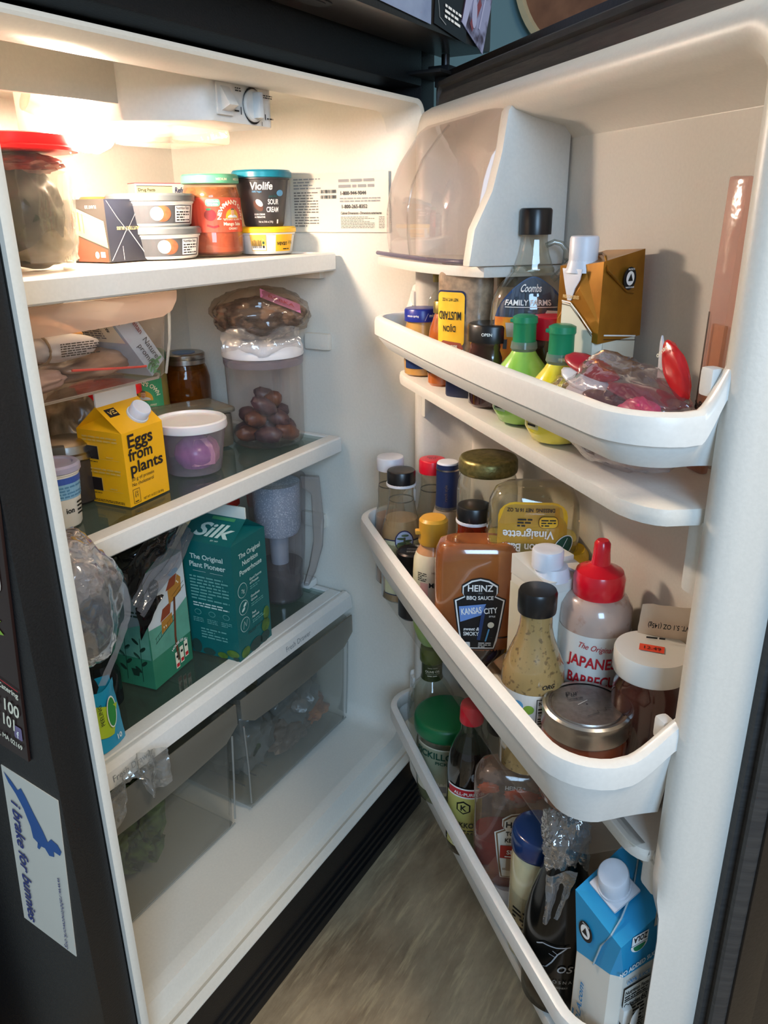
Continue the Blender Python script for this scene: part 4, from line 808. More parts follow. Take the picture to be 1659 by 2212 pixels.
# big clear bag bulging forward over the rail
t = thing('produce_sack', 'large clear crinkled plastic bag bulging past the left end of the middle shelf', 'bag', (.478, .105, -.455), 0)
cl = clear('sack_film', '#f6f6fa', .14, .12, '#dcdde4', bump=1, scale=16, gloss=5)
blob('bag_film', (.060, .052, .085), cl, t, .07, 1.8, 41, 5, loc=(.012, 0, .05), fine=.035)
blob('inner_film', (.040, .04, .035), clear('sack_film2', '#f0f0f2', .38, .12, '#e6e2e0', bump=1, scale=34, gloss=4), t, .12, 3, 42, 5, loc=(.012, .0, .09), fine=.12)
cloth('bag_edge', lambda s, q: (.012+.060*math.sin(s*2.9)-.010*q, -.030-.006*math.sin(s*5), .125-.180*s+.004*q), 30, 3, clear('sack_edge', '#f2f2f6', .3, .1, '#dfe0e6', bump=.5), t, .003, 40, 8)
t = thing('slate_tray', 'slate grey tray seen through the large clear plastic bag', 'tray', (.478, .105, -.455), 0)
box('grey_tray', -.035, .045, -.02, .03, .012, .055, mat('tray_slate', '#4b5154', .4), t, .008)

# ================================================================ lowest shelf things
Z3 = -.668
tealc = mat('carton_teal', '#0d5d5c', .38, var=.03)
loc = (.8525, .2035, Z3); t = thing('soy_milk_carton', 'tall teal soy milk carton on the lowest shelf', 'carton', loc, math.radians(-84)); W_ = .093; H_ = .199
gable(t, W_, W_, H_, .030, .018, tealc, mat('fin_pale', '#cfd6d0', .4))
d = Dec(face('F', W_, W_)); pt = mat('print_pale_teal', '#bcd2cb', .5); pd = mat('print_mid_teal', '#5f9c95', .5)
d.text(pt, 'The Original', .0, .170, .0115, 1, fit=.062).text(pt, 'Plant Pioneer', .0, .156, .0125, 1, fit=.068).line('rule', pt, [(-.028, .149), (-.004, .149)], .0005).line('rule', pt, [(.004, .149), (.028, .149)], .0005)
d.fine(pd, -.036, .098, .036, .142, 8, seed=2).fine(pt, -.034, .086, .034, .095, 2, seed=6).fine(pd, -.024, .030, .026, .050, 4, seed=9)
for x in (-.027, 0, .027): d.ell('icon_ring', pd, x, .076, .0065, .005).ell('icon_gap', tealc, x, .076, .0055, .004, .0008).fine(pd, x-.010, .058, x+.010, .067, 3, seed=int(x*900)+40)
bean = mat('bean_print', '#3c5a22', .4, col2='#5a7a2c', scale=90); beand = mat('bean_shadow_print', '#24403a', .5)
for x, z, a, b_, m_ in ((-.036, .012, .016, .014, beand), (-.012, .004, .012, .007, beand), (.014, .004, .010, .006, bean), (.034, .012, .012, .0075, bean), (.040, .002, .008, .004, beand)): d.ell('soybean', m_, x, max(z, b_*.9), min(a, .046-abs(x)), b_*.9, .0008)
d.build(t)
d = Dec(face('R', W_, W_)); d.text(pt, 'The Original', .0, .172, .0115, 1, fit=.060).text(pt, 'Nutrition', .0, .158, .0115, 1, fit=.044).text(pt, 'Powerhouse', .0, .144, .0120, 1, fit=.062)
for k, (z, a, b_) in enumerate(((.118, 'Good Source', 'of Protein'), (.088, 'Goodness', 'Grown'), (.058, 'Peak', 'Harvest'))):
    d.ell('icon_ring', pt, -.026, z, .0125, .0125, .0005).ell('icon_gap', tealc, -.026, z, .0116, .0116, .0008); d.text(pt, a, -.006, z+.008, .0062, 1, 'l').text(pt, b_, -.006, z+.0015, .0062, 1, 'l').fine(pd, -.006, z-.008, .028, z-.001, 2, seed=k)
d.text(pt, '7g', -.026, .114, .009, 0, off=.0012).ell('bean_icon', pt, -.028, .085, .005, .0025, .001, rot=.5).ell('bean_icon', pt, -.023, .092, .005, .0025, .001, rot=.5).line('leaf_icon', pt, [(-.032, .052), (-.028, .064), (-.024, .054), (-.020, .065)], .0007, .001).fine(beand, -.020, .036, .022, .042, 2)
for x, z, a, b_, m_ in ((-.030, .010, .012, .009, bean), (.0, .010, .018, .011, beand), (.030, .030, .012, .012, bean), (.034, .050, .009, .012, bean), (.026, .010, .014, .010, beand)): d.ell('soybean', m_, x, z, a, b_, .0008)
d.build(t)
sl = math.hypot(W_/2, .030); sn = .030/sl; cn = (W_/2)/sl
d = Dec(pl((0, -W_/2, H_), (1, 0, 0), (0, cn, sn), (0, -sn, cn))); d.text(pt, 'Silk', 0, .012, .036, 1, shear=.3, fit=.062, sp=.95).text(pt, 'EST. 1977', .014, .004, .0035, 1).rect('strip', mat('strip_green', '#3d8a5c', .5), -.012, .045, .030, .051); d.build(t)
# treehouse carton
loc = (.728, .268, Z3); t = thing('treehouse_carton', 'green and white carton printed with a treehouse, left of the tall teal carton', 'carton', loc, math.radians(9)); W_ = .096; D_ = .098; H_ = .190
box('carton', -W_/2, W_/2, -D_/2, D_/2, 0, H_, mat('carton_grass', '#2f7a5c', .45, var=.06), t, .0008)
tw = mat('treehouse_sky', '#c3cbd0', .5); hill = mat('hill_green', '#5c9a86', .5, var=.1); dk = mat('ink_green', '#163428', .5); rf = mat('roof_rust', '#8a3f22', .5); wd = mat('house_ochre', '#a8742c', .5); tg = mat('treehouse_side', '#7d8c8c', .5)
for s_ in ('F', 'L'):
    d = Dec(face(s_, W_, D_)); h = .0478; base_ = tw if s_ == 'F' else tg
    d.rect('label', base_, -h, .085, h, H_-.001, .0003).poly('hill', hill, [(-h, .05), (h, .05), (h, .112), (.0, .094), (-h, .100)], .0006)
    if s_ == 'F':
        d.ell('balloon', dk, -.026, .160, .012, .013).poly('balloon', dk, [(-.036, .152), (-.029, .140), (-.023, .140), (-.016, .152)]).rect('basket_print', dk, -.029, .133, -.023, .137).text(white, 'VEGAN', -.026, .162, .0052, 1, off=.0012).text(white, 'FRIENDLY', -.026, .155, .0042, 1, off=.0012)
        d.ell('cloud_print', mat('cloud_blue', '#7fb6d6', .5), .022, .165, .012, .005).poly('roof', rf, [(.0, .142), (.012, .158), (.030, .160), (.022, .142)]).poly('house', wd, [(.004, .118), (.036, .128), (.038, .150), (.030, .158), (.022, .144), (.004, .142)], .0008).poly('roof', rf, [(-.020, .100), (-.012, .118), (.010, .122), (.004, .104)]).poly('house', wd, [(-.020, .080), (.008, .088), (.008, .104), (-.018, .100)], .0008)
        d.line('trunk', brown, [(.012, .018), (.010, .06), (.018, .125)], .005).line('platform', dk, [(-.036, .072), (.014, .090)], .0012).line('platform', dk, [(-.036, .080), (.012, .098)], .0008).line('platform', dk, [(.012, .120), (.044, .134)], .0012).line('platform', dk, [(.012, .128), (.044, .141)], .0008)
        for k in range(8): d.line('rail_post', dk, [(-.034+.006*k, .073+.00225*k), (-.034+.006*k, .081+.00225*k)], .0006)
        for x, z in ((-.010, .088), (-.015, .088), (.026, .146), (.029, .143)): d.rect('window_print', cream, x, z, x+.002, z+.003, .0012)
        for k, x in enumerate((.004, .016, .028)): d.rect('pack_print', cream, x, .006+k*.004, x+.009, .034+k*.004, .0008).rect('pack_print', red, x+.001, .008+k*.004, x+.008, .014+k*.004, .0012).rect('pack_print', black, x+.002, .024+k*.004, x+.007, .028+k*.004, .0012)
        d.text(white, 'HOUSE OF ALL', .018, .046, .006, 1, arc=.03, off=.0012)
    else:
        for x in (-.030, .0, .028):
            d.line('plant_print', dk, [(x, .01), (x+.003, .085)], .0009)
            for k in range(5): d.ell('plant_print', dk, x+(.006 if k % 2 else -.006), .03+.012*k, .007, .0028, rot=(.7 if k % 2 else -.7)+PI*(k % 2 == 0))
        d.poly('pot_print', dk, [(.008, .03), (.024, .03), (.021, .018), (.011, .018)]).fine(dk, .012, .118, .040, .130, 2)
    d.build(t)
t = thing('black_zip_pouch', 'glossy black film pouch with a clear ribbed edge lying on the treehouse carton', 'pouch', (.722, .245, Z3+.192), 0)
blob('pouch', (.064, .052, .028), mat('pouch_gloss', '#0c0c0e', .12, var=.2, coat=.5, bump=.3, scale=12), t, .10, 2.4, 51, 4, loc=(-.006, .0, .036), fine=.05, rot=(0, -.28, .1))
def strip(s, q): 
    a = Vector((-.072, -.062, -.030)); b = Vector((.060, -.040, .040)); p = a.lerp(b, s); return p+Vector((.012, -.004, -.030))*(q-.5)*(1.2-.5*abs(s-.5))+Vector((0, -.003*math.sin(q*20), .004*math.sin(s*7)))
cloth('clear_edge', strip, 30, 14, clear('ribbed_film', '#cfd0d6', .35, .08, '#8f9098', bump=.6, scale=50, gloss=2.5), t, .0015, 40, 9)
cloth('draped_film', lambda s, q: tuple(strip(s, 0)+Vector((-.004, .004, .040*(1-s*.3)))*q), 24, 12, mat('pouch_gloss'), t, .003, 40, 12)
cloth('draped_film', lambda s, q: (-.072+.05*s, -.058-.004*q, -.030-.05*q*(1-s)), 16, 10, mat('pouch_gloss'), t, .002, 40, 13)
# pitcher
loc = (1.030, .236, Z3); t = thing('filter_pitcher', 'clear water pitcher with a frosty white filter, right end of the lowest shelf', 'pitcher', loc, toward(loc))
lathe('jug', [(.036, 0), (.039, .004), (.039, .03), (.041, .034), (.047, .10), (.052, .20), (.053, .235)], clear('pitcher_plastic', '#eae8ea', .10, .05, '#c2bcbc'), t, 48, caps=(1, 0))
lathe('filter', [(.024, .125), (.036, .130), (.041, .14), (.043, .225)], mat('filter_frost', '#a9b6c6', .35, col2='#e4ecf6', scale=420, thr=(.55, .62), bump=.6), t, 40); lathe('filter_stem', [(.016, .07), (.018, .125)], mat('stem_white', '#a9b0ba', .4), t, 24); lathe('water', [(.035, .004), (.037, .03), (.041, .07)], clear('water_tone', '#d6d0cd', .35, .02, '#a39c9a'), t, 40)
pr_ = [(.045, -.006, .222), (.068, -.008, .224), (.074, -.008, .212), (.076, -.008, .15), (.072, -.008, .10), (.060, -.007, .06), (.050, -.006, .032), (.040, -.004, .028)]
prism('handle', [(.044, .236), (.078, .232), (.083, .15), (.079, .10), (.064, .05), (.050, .022), (.040, .022), (.052, .06), (.062, .11), (.062, .20), (.046, .215)], -.012, .002, clear('handle_plastic', '#f0eeee', .22, .04, '#c9c6c4', gloss=2), t, .003, 'y')
t = thing('red_lidded_box', 'red-lidded box standing behind the pitcher and the teal carton', 'box', (.985, .345, Z3), .3); box('body', -.04, .04, -.03, .03, 0, .165, mat('box_pale', '#c9c2b8', .5), t, .004); box('lid', -.043, .043, -.033, .033, .165, .192, mat('lid_scarlet', '#d2352c', .35), t, .004)
t = thing('white_crock', 'rounded cream jar behind the teal carton, only its shoulder showing', 'jar', (.915, .37, Z3)); lathe('jar', [(.05, 0), (.06, .02), (.062, .12), (.052, .16), (.035, .175)], mat('crock_cream', '#d8cdb6', .35, var=.03), t, 40)
t = thing('cyan_packet', 'bright blue and lime packet at the left end of the lowest shelf', 'packet', (.556, .178, Z3), toward((.556, .178, 0), 25), None, (-.12, 0))
V, Fc = [], []
cloth('packet', lambda s, q: (-.045+.078*s, -.004-.016*math.sin(s*PI), .0+.088*q+.004*math.sin(s*7)*q), 16, 12, mat('packet_cyan', '#1f95bd', .3, var=.05), t, .002, 30, 5)
cloth('packet_back', lambda s, q: (-.045+.078*s, .004+.012*math.sin(s*PI), .0+.090*q), 12, 8, mat('packet_cyan'), t, .002, 30, 6)
cloth('lime_patch', lambda s, q: (-.045+.058*s+.012*q, -.0062-.016*math.sin((s*.75)*PI), .022+.042*q+.004*math.sin(s*5)), 16, 10, mat('packet_lime', '#a9c22a', .35), t, .0005, 30, 5)
d = Dec(lambda x, y, off: (x, -.0105-.016*math.sin((x+.045)/.078*PI)*.9-off, y)); d.text(white, 'LAND', -.022, .030, .018, 1, rot=PI/2-.2, al='l', off=.001).text(black, 'LAND', -.021, .030, .018, 1, rot=PI/2-.2, al='l', off=.0016).text(black, 'PEELING', .0, .04, .008, 0, rot=PI/2, al='l').ell('leaf_print', white, .014, .052, .0085, .022, .0012, rot=-.1).ell('leaf_print', mat('leaf_bright', '#2f8a3f', .4), .014, .052, .007, .020, .0018, rot=-.1).text(white, '10', .018, .010, .010, 1); d.build(t)
blob('dark_mouth', (.030, .012, .03), black_flat, t, .1, 2, 3, 3, loc=(-.018, .004, .082))
t = thing('smoky_jar', 'dark smoky glass jar standing behind the blue and lime packet', 'jar', (.625, .255, Z3)); lathe('glass', [(.026, 0), (.030, .004), (.030, .05), (.022, .07)], clear('smoky_glass', '#7d8488', .35, .06, '#3c4246'), t, 32)
in_fr(box('slide_knob', 1.072, 1.100, .205, .245, -.667, -.652, white_plastic, None, .006))

# ================================================================ things on the door
def dthing(name, label, cat, u, n, z, deg=0, flat=False, tilt=None, group=None):
    k = 1
    if z == F2 and name not in ('silver_lid_jar', 'white_lid_jar', 'red_tip_sauce', 'yellow_lid_tub', 'paper_packet'): k = .958; u = u*k+.050; n = n*k+.0193
    if z == F2: z = -.575
    p = D(u, n, z)
    if k != 1:
        t = thing(name, label, cat, p, (ROT_D+math.radians(deg)) if flat else toward(p, deg), group, tilt); t.scale = (k, k, k); return t
    return thing(name, label, cat, p, (ROT_D+math.radians(deg)) if flat else toward(p, deg), group, tilt)
def cap(name, r, z0, z1, m, t, rib=True, seg=56, dome=.0):
    return lathe(name, [(r, z0), (r, z1-.0025), (r-.0012, z1-.0006), (r-.003, z1), (r*.5, z1+dome), (.001, z1+dome)], m, t, seg, ridge=(z0-.001, z1-.003, .025, 1) if rib else None, caps=(1, 1))
capblk = mat('cap_black', '#141416', .3, var=.1); capgrn = mat('cap_green', '#128256', .35, var=.03); capred = mat('cap_red', '#c8142a', .3, var=.02); capwht = mat('cap_white', '#dcdbd8', .35, var=.01)
F1, F2, F3 = -.222, -.600, -.920
# --- top basket
t = dthing('mustard_jar', 'squat jar of yellow mustard with a dark blue lid, left end of the top basket', 'jar', .122, .066, F1, 5)
pr = [(.021, 0), (.0255, .003), (.0265, .02), (.0255, .06), (.0225, .075), (.0225, .079)]
lathe('glass', pr, mat('mustard_fill', '#c99a55', .25, col2='#b5813f', scale=20, coat=.6), t, 40); cap('lid', .0255, .077, .0945, mat('lid_blue', '#1c2d8c', .3), t, False)
d = Dec(cyl([(.0265, 0), (.0265, .1)]), .004); d.rect('label', mat('label_blue', '#16305e', .4), -.03, .012, .03, .052).fine(cream, -.02, .03, .02, .044, 2); d.build(t)
d = Dec(cyl([(.0255, 0), (.0255, .1)]), .004); d.text(white, 'minute spring', -.016, .084, .0040, 1, fit=.018).text(white, 'min', .012, .084, .0062, 1).line('slash', white, [(.0015, .079), (.006, .089)], .0005); d.build(t)
t = dthing('tall_clear_jar', 'tall narrow clear jar with a gold cap behind the blue-lidded mustard', 'jar', .060, .020, F1)
lathe('glass', [(.018, 0), (.021, .004), (.021, .075), (.0205, .082), (.0215, .09), (.0205, .098), (.0165, .108), (.0145, .112), (.0145, .126)], clear_gl, t, 40, ridge=(.081, .099, .02, 1)); cap('cap', .0165, .124, .142, gold, t)
t = dthing('orange_sauce_bottle', 'small bottle of orange dressing with a gold cap beside the inverted Dijon bottle', 'bottle', .200, .066, F1)
lathe('glass', [(.016, 0), (.019, .004), (.020, .05), (.017, .075), (.0115, .092), (.0095, .098)], mat('orange_dressing', '#c0682f', .15, col2='#9a4a1e', scale=40, coat=.8), t, 32); cap('cap', .0125, .096, .112, gold, t)
lathe('dark_band', [(.0205, .018), (.0205, .040)], black, t, 32, caps=(0, 0))
t = dthing('dijon_bottle', 'inverted squeeze bottle of grainy Dijon mustard with a yellow label', 'bottle', .276, .066, F1, -24)
dj = mat('dijon_fill', '#a98e72', .22, col2='#8a7560', scale=130, coat=.7, bump=.1); S_ = dict(p=3, sx=1, sy=.62)
pr = [(.012, 0), (.014, .012), (.014, .018), (.028, .028), (.0335, .045), (.0335, .150), (.0325, .158), (.029, .164), (.020, .163), (.012, .160)]
lathe('bottle', pr, dj, t, 56, smooth=60, **S_); lathe('flip_cap', [(.022, 0), (.023, .002), (.023, .020), (.02, .022)], mat('cap_navy', '#15203f', .4), t, 40, **S_)
d = Dec(cyl(pr, 0, 3, 1, .62), .003)
d.rect('label', navy, -.031, .030, .010, .132, .0006, r=.006).rect('panel', mat('label_amber', '#eda821', .4, col2='#f3c83c'), -.0300, .066, .0085, .130, .0009, r=.006).rect('white_panel', white, -.029, .032, .008, .062, .0009)
d.text(black, 'NET WT. 9 OZ', -.011, .123, .0050, 1, rot=PI, off=.0014, fit=.022).text(black, 'MUSTARD', -.0115, .107, .0135, 1, rot=PI, off=.0014, fit=.032).text(black, 'DIJON', -.0115, .090, .0100, 1, rot=PI, off=.0014, fit=.018)
d.poly('ribbon', mat('ribbon_rust', '#a04a34', .5), [(-.029, .066), (-.020, .072), (.004, .070), (.008, .064), (.004, .058), (-.018, .060)], .0012).text(cream, 'Stone Ground', -.011, .067, .0055, 1, rot=PI, off=.0017, fit=.022).text(black, 'BOOKBINDERS', -.011, .048, .0085, 1, rot=PI, off=.0014, fit=.034).fine(black, -.026, .034, .004, .042, 2, off=.0014); d.build(t)
t = dthing('brown_lid_jar', 'jar with a bronze lid mostly hidden behind the inverted mustard bottle', 'jar', .268, -.003, F1); lathe('glass', [(.018, 0), (.021, .004), (.021, .135)], clear_gl, t, 32); cap('lid', .0215, .133, .150, mat('lid_bronze', '#6b5a35', .35, .7), t)
# syrup jug
t = dthing('syrup_jug', 'empty glass maple syrup jug with a loop handle and black cap', 'bottle', .352, .016, F1, 4)
S_ = dict(p=2.4, sx=1, sy=.62)
pr = [(.040, 0), (.045, .005), (.0465, .03), (.0470, .105), (.0455, .122), (.039, .140), (.029, .151), (.0235, .156), (.0225, .160), (.0170, .176), (.0145, .190), (.0145, .198)]
jg = clear('jug_glass', '#f2f1ea', .05, .02, '#d9d4c4', gloss=1.8); lathe('glass', pr, jg, t, 56, smooth=60, caps=(1, 0), **S_)
lathe('neck_ring', [(.0232, .155), (.0242, .158), (.0232, .161)], jg, t, 48, caps=(0, 0), **S_); cap('cap', .0180, .196, .224, capblk, t)
tube('loop_handle', [(.013, 0, .184), (.022, 0, .188), (.030, 0, .186), (.036, 0, .179), (.037, 0, .170), (.034, 0, .160), (.028, 0, .152), (.022, 0, .147)], [.003, .0032, .0032, .0034, .0036, .0038, .004, .004], clear('handle_glass', '#e6e8e2', .2, .02, '#c9ccc4', gloss=3), t, 10)
d = Dec(cyl(pr, 0, 2.4, 1, .62), .004); h = .044
O = d; d = Dec((lambda g: lambda x, y, off: g(x, y+.036, off))(cyl(pr, 0, 2.4, 1, .62)), .004); d.ell('label', mat('night_blue', '#1c3f6b', .45), 0, .060, .043, .056, .0006, 0, PI).rect('field', mat('field_amber', '#d99a22', .45, col2='#c4591e', scale=50), -.042, .020, .042, .072, .0010)
for x in (-.032, -.022, -.010, .0, .007, .030): d.rect('tree_trunk', mat('trunk_blue', '#2c3b4a', .5), x, .036, x+.0045, .104-.0006*abs(x)*1000*.7, .0014)
d.poly('barn', red, [(.010, .058), (.034, .058), (.034, .070), (.026, .078), (.014, .078), (.010, .070)], .0018).poly('barn_roof', white, [(.012, .072), (.032, .072), (.030, .079), (.016, .080)], .0022).ell('snow_tree', mat('tree_mauve', '#c9b4b0', .5), .035, .080, .005, .009, .0018)
d.poly('bucket', mat('bucket_grey', '#b9bec0', .4), [(-.030, .066), (-.018, .066), (-.020, .050), (-.028, .050)], .0018).text(white, 'Coombs', -.004, .100, .0115, 1, shear=.3, off=.0026, fit=.028).text(white, 'FAMILY FARMS', -.006, .0855, .0084, 1, off=.0026, fit=.054).rect('rule', white, -.032, .083, .028, .0838, .0024); d.build(t)
t = dthing('black_lid_jar', 'dark jam jar with a wide black lid in front of the syrup jug', 'jar', .334, .056, F1, 0)
lathe('glass', [(.022, 0), (.026, .004), (.0275, .03), (.0275, .062), (.025, .070), (.0255, .074), (.0245, .080)], mat('dark_jam', '#2a1515', .12, col2='#4a2020', scale=20, coat=1), t, 40); cap('lid', .0285, .078, .0985, capblk, t, False); d = Dec(cyl([(.0285, 0), (.0285, .12)]), .004); d.text(white, 'OPEN', -.006, .0865, .0048, 1); d.build(t)
t = dthing('red_lid_jar', 'dark jar with a red lid between the juice bottles and the syrup jug', 'jar', .415, .022, F1, 0)
lathe('glass', [(.018, 0), (.021, .004), (.0225, .092)], mat('dark_jam'), t, 40); cap('lid', .023, .090, .114, capred, t, False)
def juice(name, label, u, n, col, col2, fruit, h=.083):
    t = dthing(name, label, 'bottle', u, n, F1, 0); k = h/.083
    pr = [(.012, 0), (.024, .004), (.0315, .018), (.0325, .032), (.0305, .048), (.0245, .064), (.0150, .076), (.0128, .080)]; pr = [(a, b*k) for a, b in pr]
    lathe('bottle', pr, mat(name+'_fill', col, .18, col2=col2, scale=22, coat=.6), t, 40, smooth=60); lathe('neck', [(.0125, .080*k), (.0145, .083*k), (.0135, .090*k)], clear('neck_clear', '#dfe8e4', .4, .1, '#b9c8c0'), t, 32)
    lathe('flip_cap', [(.0125, .087*k), (.0125, .089*k), (.0122, .108*k), (.0135, .110*k), (.0132, .116*k), (.009, .118*k)], capgrn, t, 32); box('cap_tab', -.016, -.010, -.004, .004, .110*k, .1135*k, capgrn, t, .0015)
    d = Dec(cyl(pr), .003); d.text(dgreen, 'natural', .002, .045, .0075, 0, shear=.3).text(dgreen, 'NOT FROM', .0, .054, .004, 0).text(dgreen, 'Precious', .008, .030, .006, 1, shear=.2).rect('mini_panel', clear('mini_film', '#ffffff', .6, .2, '#e9ede4'), -.034, .018, -.018, .040, .0006).fine(black, -.033, .020, -.019, .038, 4); d.build(t)
juice('lime_juice', 'pear-shaped green lime juice bottle with a green cap', .424, .060, '#8cc04a', '#a6d264', 'lime')
juice('lemon_juice', 'pear-shaped yellow lemon juice bottle with a green cap', .506, .062, '#e6cf22', '#f0e05a', 'lemon')
# foil-topped wine carton
t = dthing('wine_carton', 'cream and copper foil carton with a white screw cap', 'carton', .492, .014, F1, -44); t.scale = (.80, .80, 1)
W_ = .072; foil = mat('foil_copper', '#b9802c', .28, .55, col2='#8f5f1c', scale=14); crm = mat('carton_cream', '#d6d3c0', .45, var=.01)
prism('carton', [(-.036, -.028), (-.028, -.036), (.028, -.036), (.036, -.028), (.036, .028), (.028, .036), (-.028, .036), (-.036, .028)], 0, .118, crm, t, .001)
V = [(-.036, -.036, .118), (.036, -.036, .118), (.036, .036, .118), (-.036, .036, .118), (-.036, -.036, .170), (.034, -.034, .176), (.037, .030, .186), (-.030, .034, .183), (-.0364, -.0364, .108), (.0364, -.0364, .100), (.0364, .0364, .104), (-.0364, .0364, .108), (0, -.030, .172), (0, -.0368, .150)]
o = obj('foil_top', V, [(8, 9, 1, 0), (9, 10, 2, 1), (10, 11, 3, 2), (11, 8, 0, 3), (0, 13, 12, 4), (0, 1, 13), (1, 5, 12, 13), (1, 2, 6, 5), (2, 3, 7, 6), (3, 0, 4, 7), (4, 12, 5, 6, 7)], foil, t, 0)
tube('fold_seam', [(-.02, .01, .180), (.01, -.012, .182), (.030, -.028, .180), (.0375, -.030, .168), (.0375, .004, .148), (.0372, .016, .146)], .0016, foil, t, 6)
lathe('spout', [(.0215, .164), (.019, .170), (.017, .176)], capwht, t, 40, loc=(-.014, -.020, 0)); o = cap('screw_cap', .0175, .174, .198, capwht, t); o.location = (-.014, -.020, 0); prism('spout_collar', [(-.030, .168), (.004, .168), (.001, .158), (-.006, .150), (-.012, .138), (-.018, .138), (-.024, .152)], -.0382, -.0368, capwht, t, .0006, 'y')
blkink = mat('ink_brown', '#3a2416', .5)
d = Dec(pl((0, -.0362, 0), (1, 0, 0), (0, 0, 1), (0, -1, 0)))
d.poly('label', crm, [(-.0275, .0), (.0275, .0), (.0275, .108), (.010, .118), (-.010, .134), (-.0275, .136)], .0010).line('curve_rule', white, [(-.0275, .137), (-.012, .136), (.004, .126), (.0275, .110)], .0014, .0018).line('curve_rule', blkink, [(-.0275, .134), (-.012, .133), (.004, .123), (.0275, .107)], .0007, .0018)
d.poly('bell', blkink, [(-.014, .090), (-.004, .090), (-.006, .098), (-.0065, .108), (-.0115, .108), (-.012, .098)]).rect('bell', blkink, -.015, .110, -.003, .117).text(blkink, 'Creek', .010, .062, .0190, 0, shear=.3, fit=.036).text(blkink, 'VINEYARDS', .004, .053, .0058, 0, fit=.040, sp=1.2).text(mat('foil_ink', '#e0bc7a', .4), 'FREEDOM SERIES', -.012, .140, .0045, 1, fit=.028, off=.0020); d.build(t)
d = Dec(pl((.0362, 0, 0), (0, 1, 0), (0, 0, 1), (1, 0, 0)))
d.rect('label', crm, -.0275, .0, .0275, .100, .0006).line('curve_rule', white, [(-.0275, .108), (.0275, .104)], .0014, .0012).line('curve_rule', blkink, [(-.0275, .104), (.0275, .100)], .0007, .0012)
for k, s_ in enumerate(('GOVERNMENT WARNING: (1)', 'ACCORDING TO THE SURGEON', 'GENERAL, WOMEN SHOULD NOT', 'DRINK ALCOHOLIC BEVERAGES')): d.text(blkink, s_, -.026, .062-.0070*k, .0046, 1, 'l', fit=.044)
d.text(grey, 'CHI', .021, .069, .005, 0); d.build(t)
d = Dec(pl((.0367, 0, 0), (0, 1, 0), (.02, 0, 1), (1, 0, 0))); d.ell('round_badge', black, .004, .160, .0105, .0105, .0012).ell('badge_disc', white, .004, .160, .0066, .0066, .0018).poly('badge_triangle', black, [(-.000, .1575), (.008, .1575), (.004, .1645)], .0024).text(white, 'PROTECTS', .004, .1675, .0022, 1, off=.0024).text(white, "WHAT'S GOOD", .004, .1510, .0020, 1, off=.0024); d.build(t)
# bag of packets
t = dthing('packet_bag', 'clear zip bag of sauce packets at the free end of the top basket', 'bag', .596, .052, F1, 0, True)
blob('bag_film', (.096, .042, .048), clear('zip_film', '#f6f0f2', .10, .06, '#dcc6cc', bump=.8, scale=30, gloss=2), t, .08, 2.2, 61, 5, loc=(-.004, 0, .050), fine=.04)
PK = (('crimson', -.034, -.010, .086, .25, '#a0202e'), ('silver', -.028, -.018, .074, .2, '#c9ccd2'), ('pale grey', -.010, -.022, .062, .15, '#d8d4d4'), ('dark plum', .012, -.010, .062, .5, '#4a1a26'), ('black', -.030, -.024, .052, .1, '#23202a'), ('maroon', .034, .004, .072, .9, '#8a2a34'), ('coral red', -.045, .006, .066, .3, '#b23a44'))
for i, (nm, x, y, z, a, c_) in enumerate(PK):
    t = dthing('sauce_packet', nm+' sauce packet inside the clear zip bag in the top basket', 'packet', .596+x, .052-y, F1+z, 0, True, group='sauce packets in the zip bag')
    blob('wrapper', (.034, .011, .0042), mat('packet_%d' % i, c_, .3), t, .06, 2, 70+i, 3, rot=(.6, .2, a))
t = dthing('pink_pouch', 'bright pink pouch corner low in the top basket near its free end', 'pouch', .648, .066, F1+.045, 0, True); blob('pouch', (.024, .012, .016), mat('pouch_pink', '#d8326a', .3, var=.05), t, .1, 2, 3, 4, loc=(0, 0, .015))
t = dthing('red_packet', 'red sauce packet standing up at the free end of the top basket', 'packet', .676, .044, F1+.078, 0, True, (.0, -.70))
blob('packet', (.0135, .005, .027), mat('packet_scarlet', '#c41e22', .22, var=.05), t, .05, 2, 9, 4, loc=(0, 0, .027)); d = Dec(pl((0, -.0055, 0), (1, 0, 0), (0, 0, 1), (0, -1, 0))); d.text(cream, 'oonao', .0, .044, .006, 1, fit=.016); d.build(t)
t = dthing('plastic_fork_tip', 'white plastic utensil tip poking out of the packet bag', 'utensil', .622, .030, F1+.085, 0, True, (0, -.12)); prism('tip', [(-.004, 0), (.006, 0), (.004, .02), (.0, .036), (-.002, .03)], -.001, .001, capwht, t, .0005, 'y')
t = dthing('stick_packet', 'long clear and peach packet standing in the far corner of the top basket', 'packet', .634, -.010, F1, 0, True, (0, .03))
box('sleeve', -.011, .011, -.004, .004, 0, .245, clear('sleeve_film', '#f6e6e2', .35, .1, '#e6c0b6', bump=.3), t, .003); box('insert', -.007, .009, -.002, .002, .002, .13, mat('insert_ochre', '#c9934a', .4), t, .001); d = Dec(pl((.0, -.0045, 0), (1, 0, 0), (0, 0, 1), (0, -1, 0))); d.text(black, '12.5%', .0, .05, .012, 1, rot=PI/2).line('dark_edge', blkink, [(-.007, .02), (-.008, .14)], .002); d.build(t)

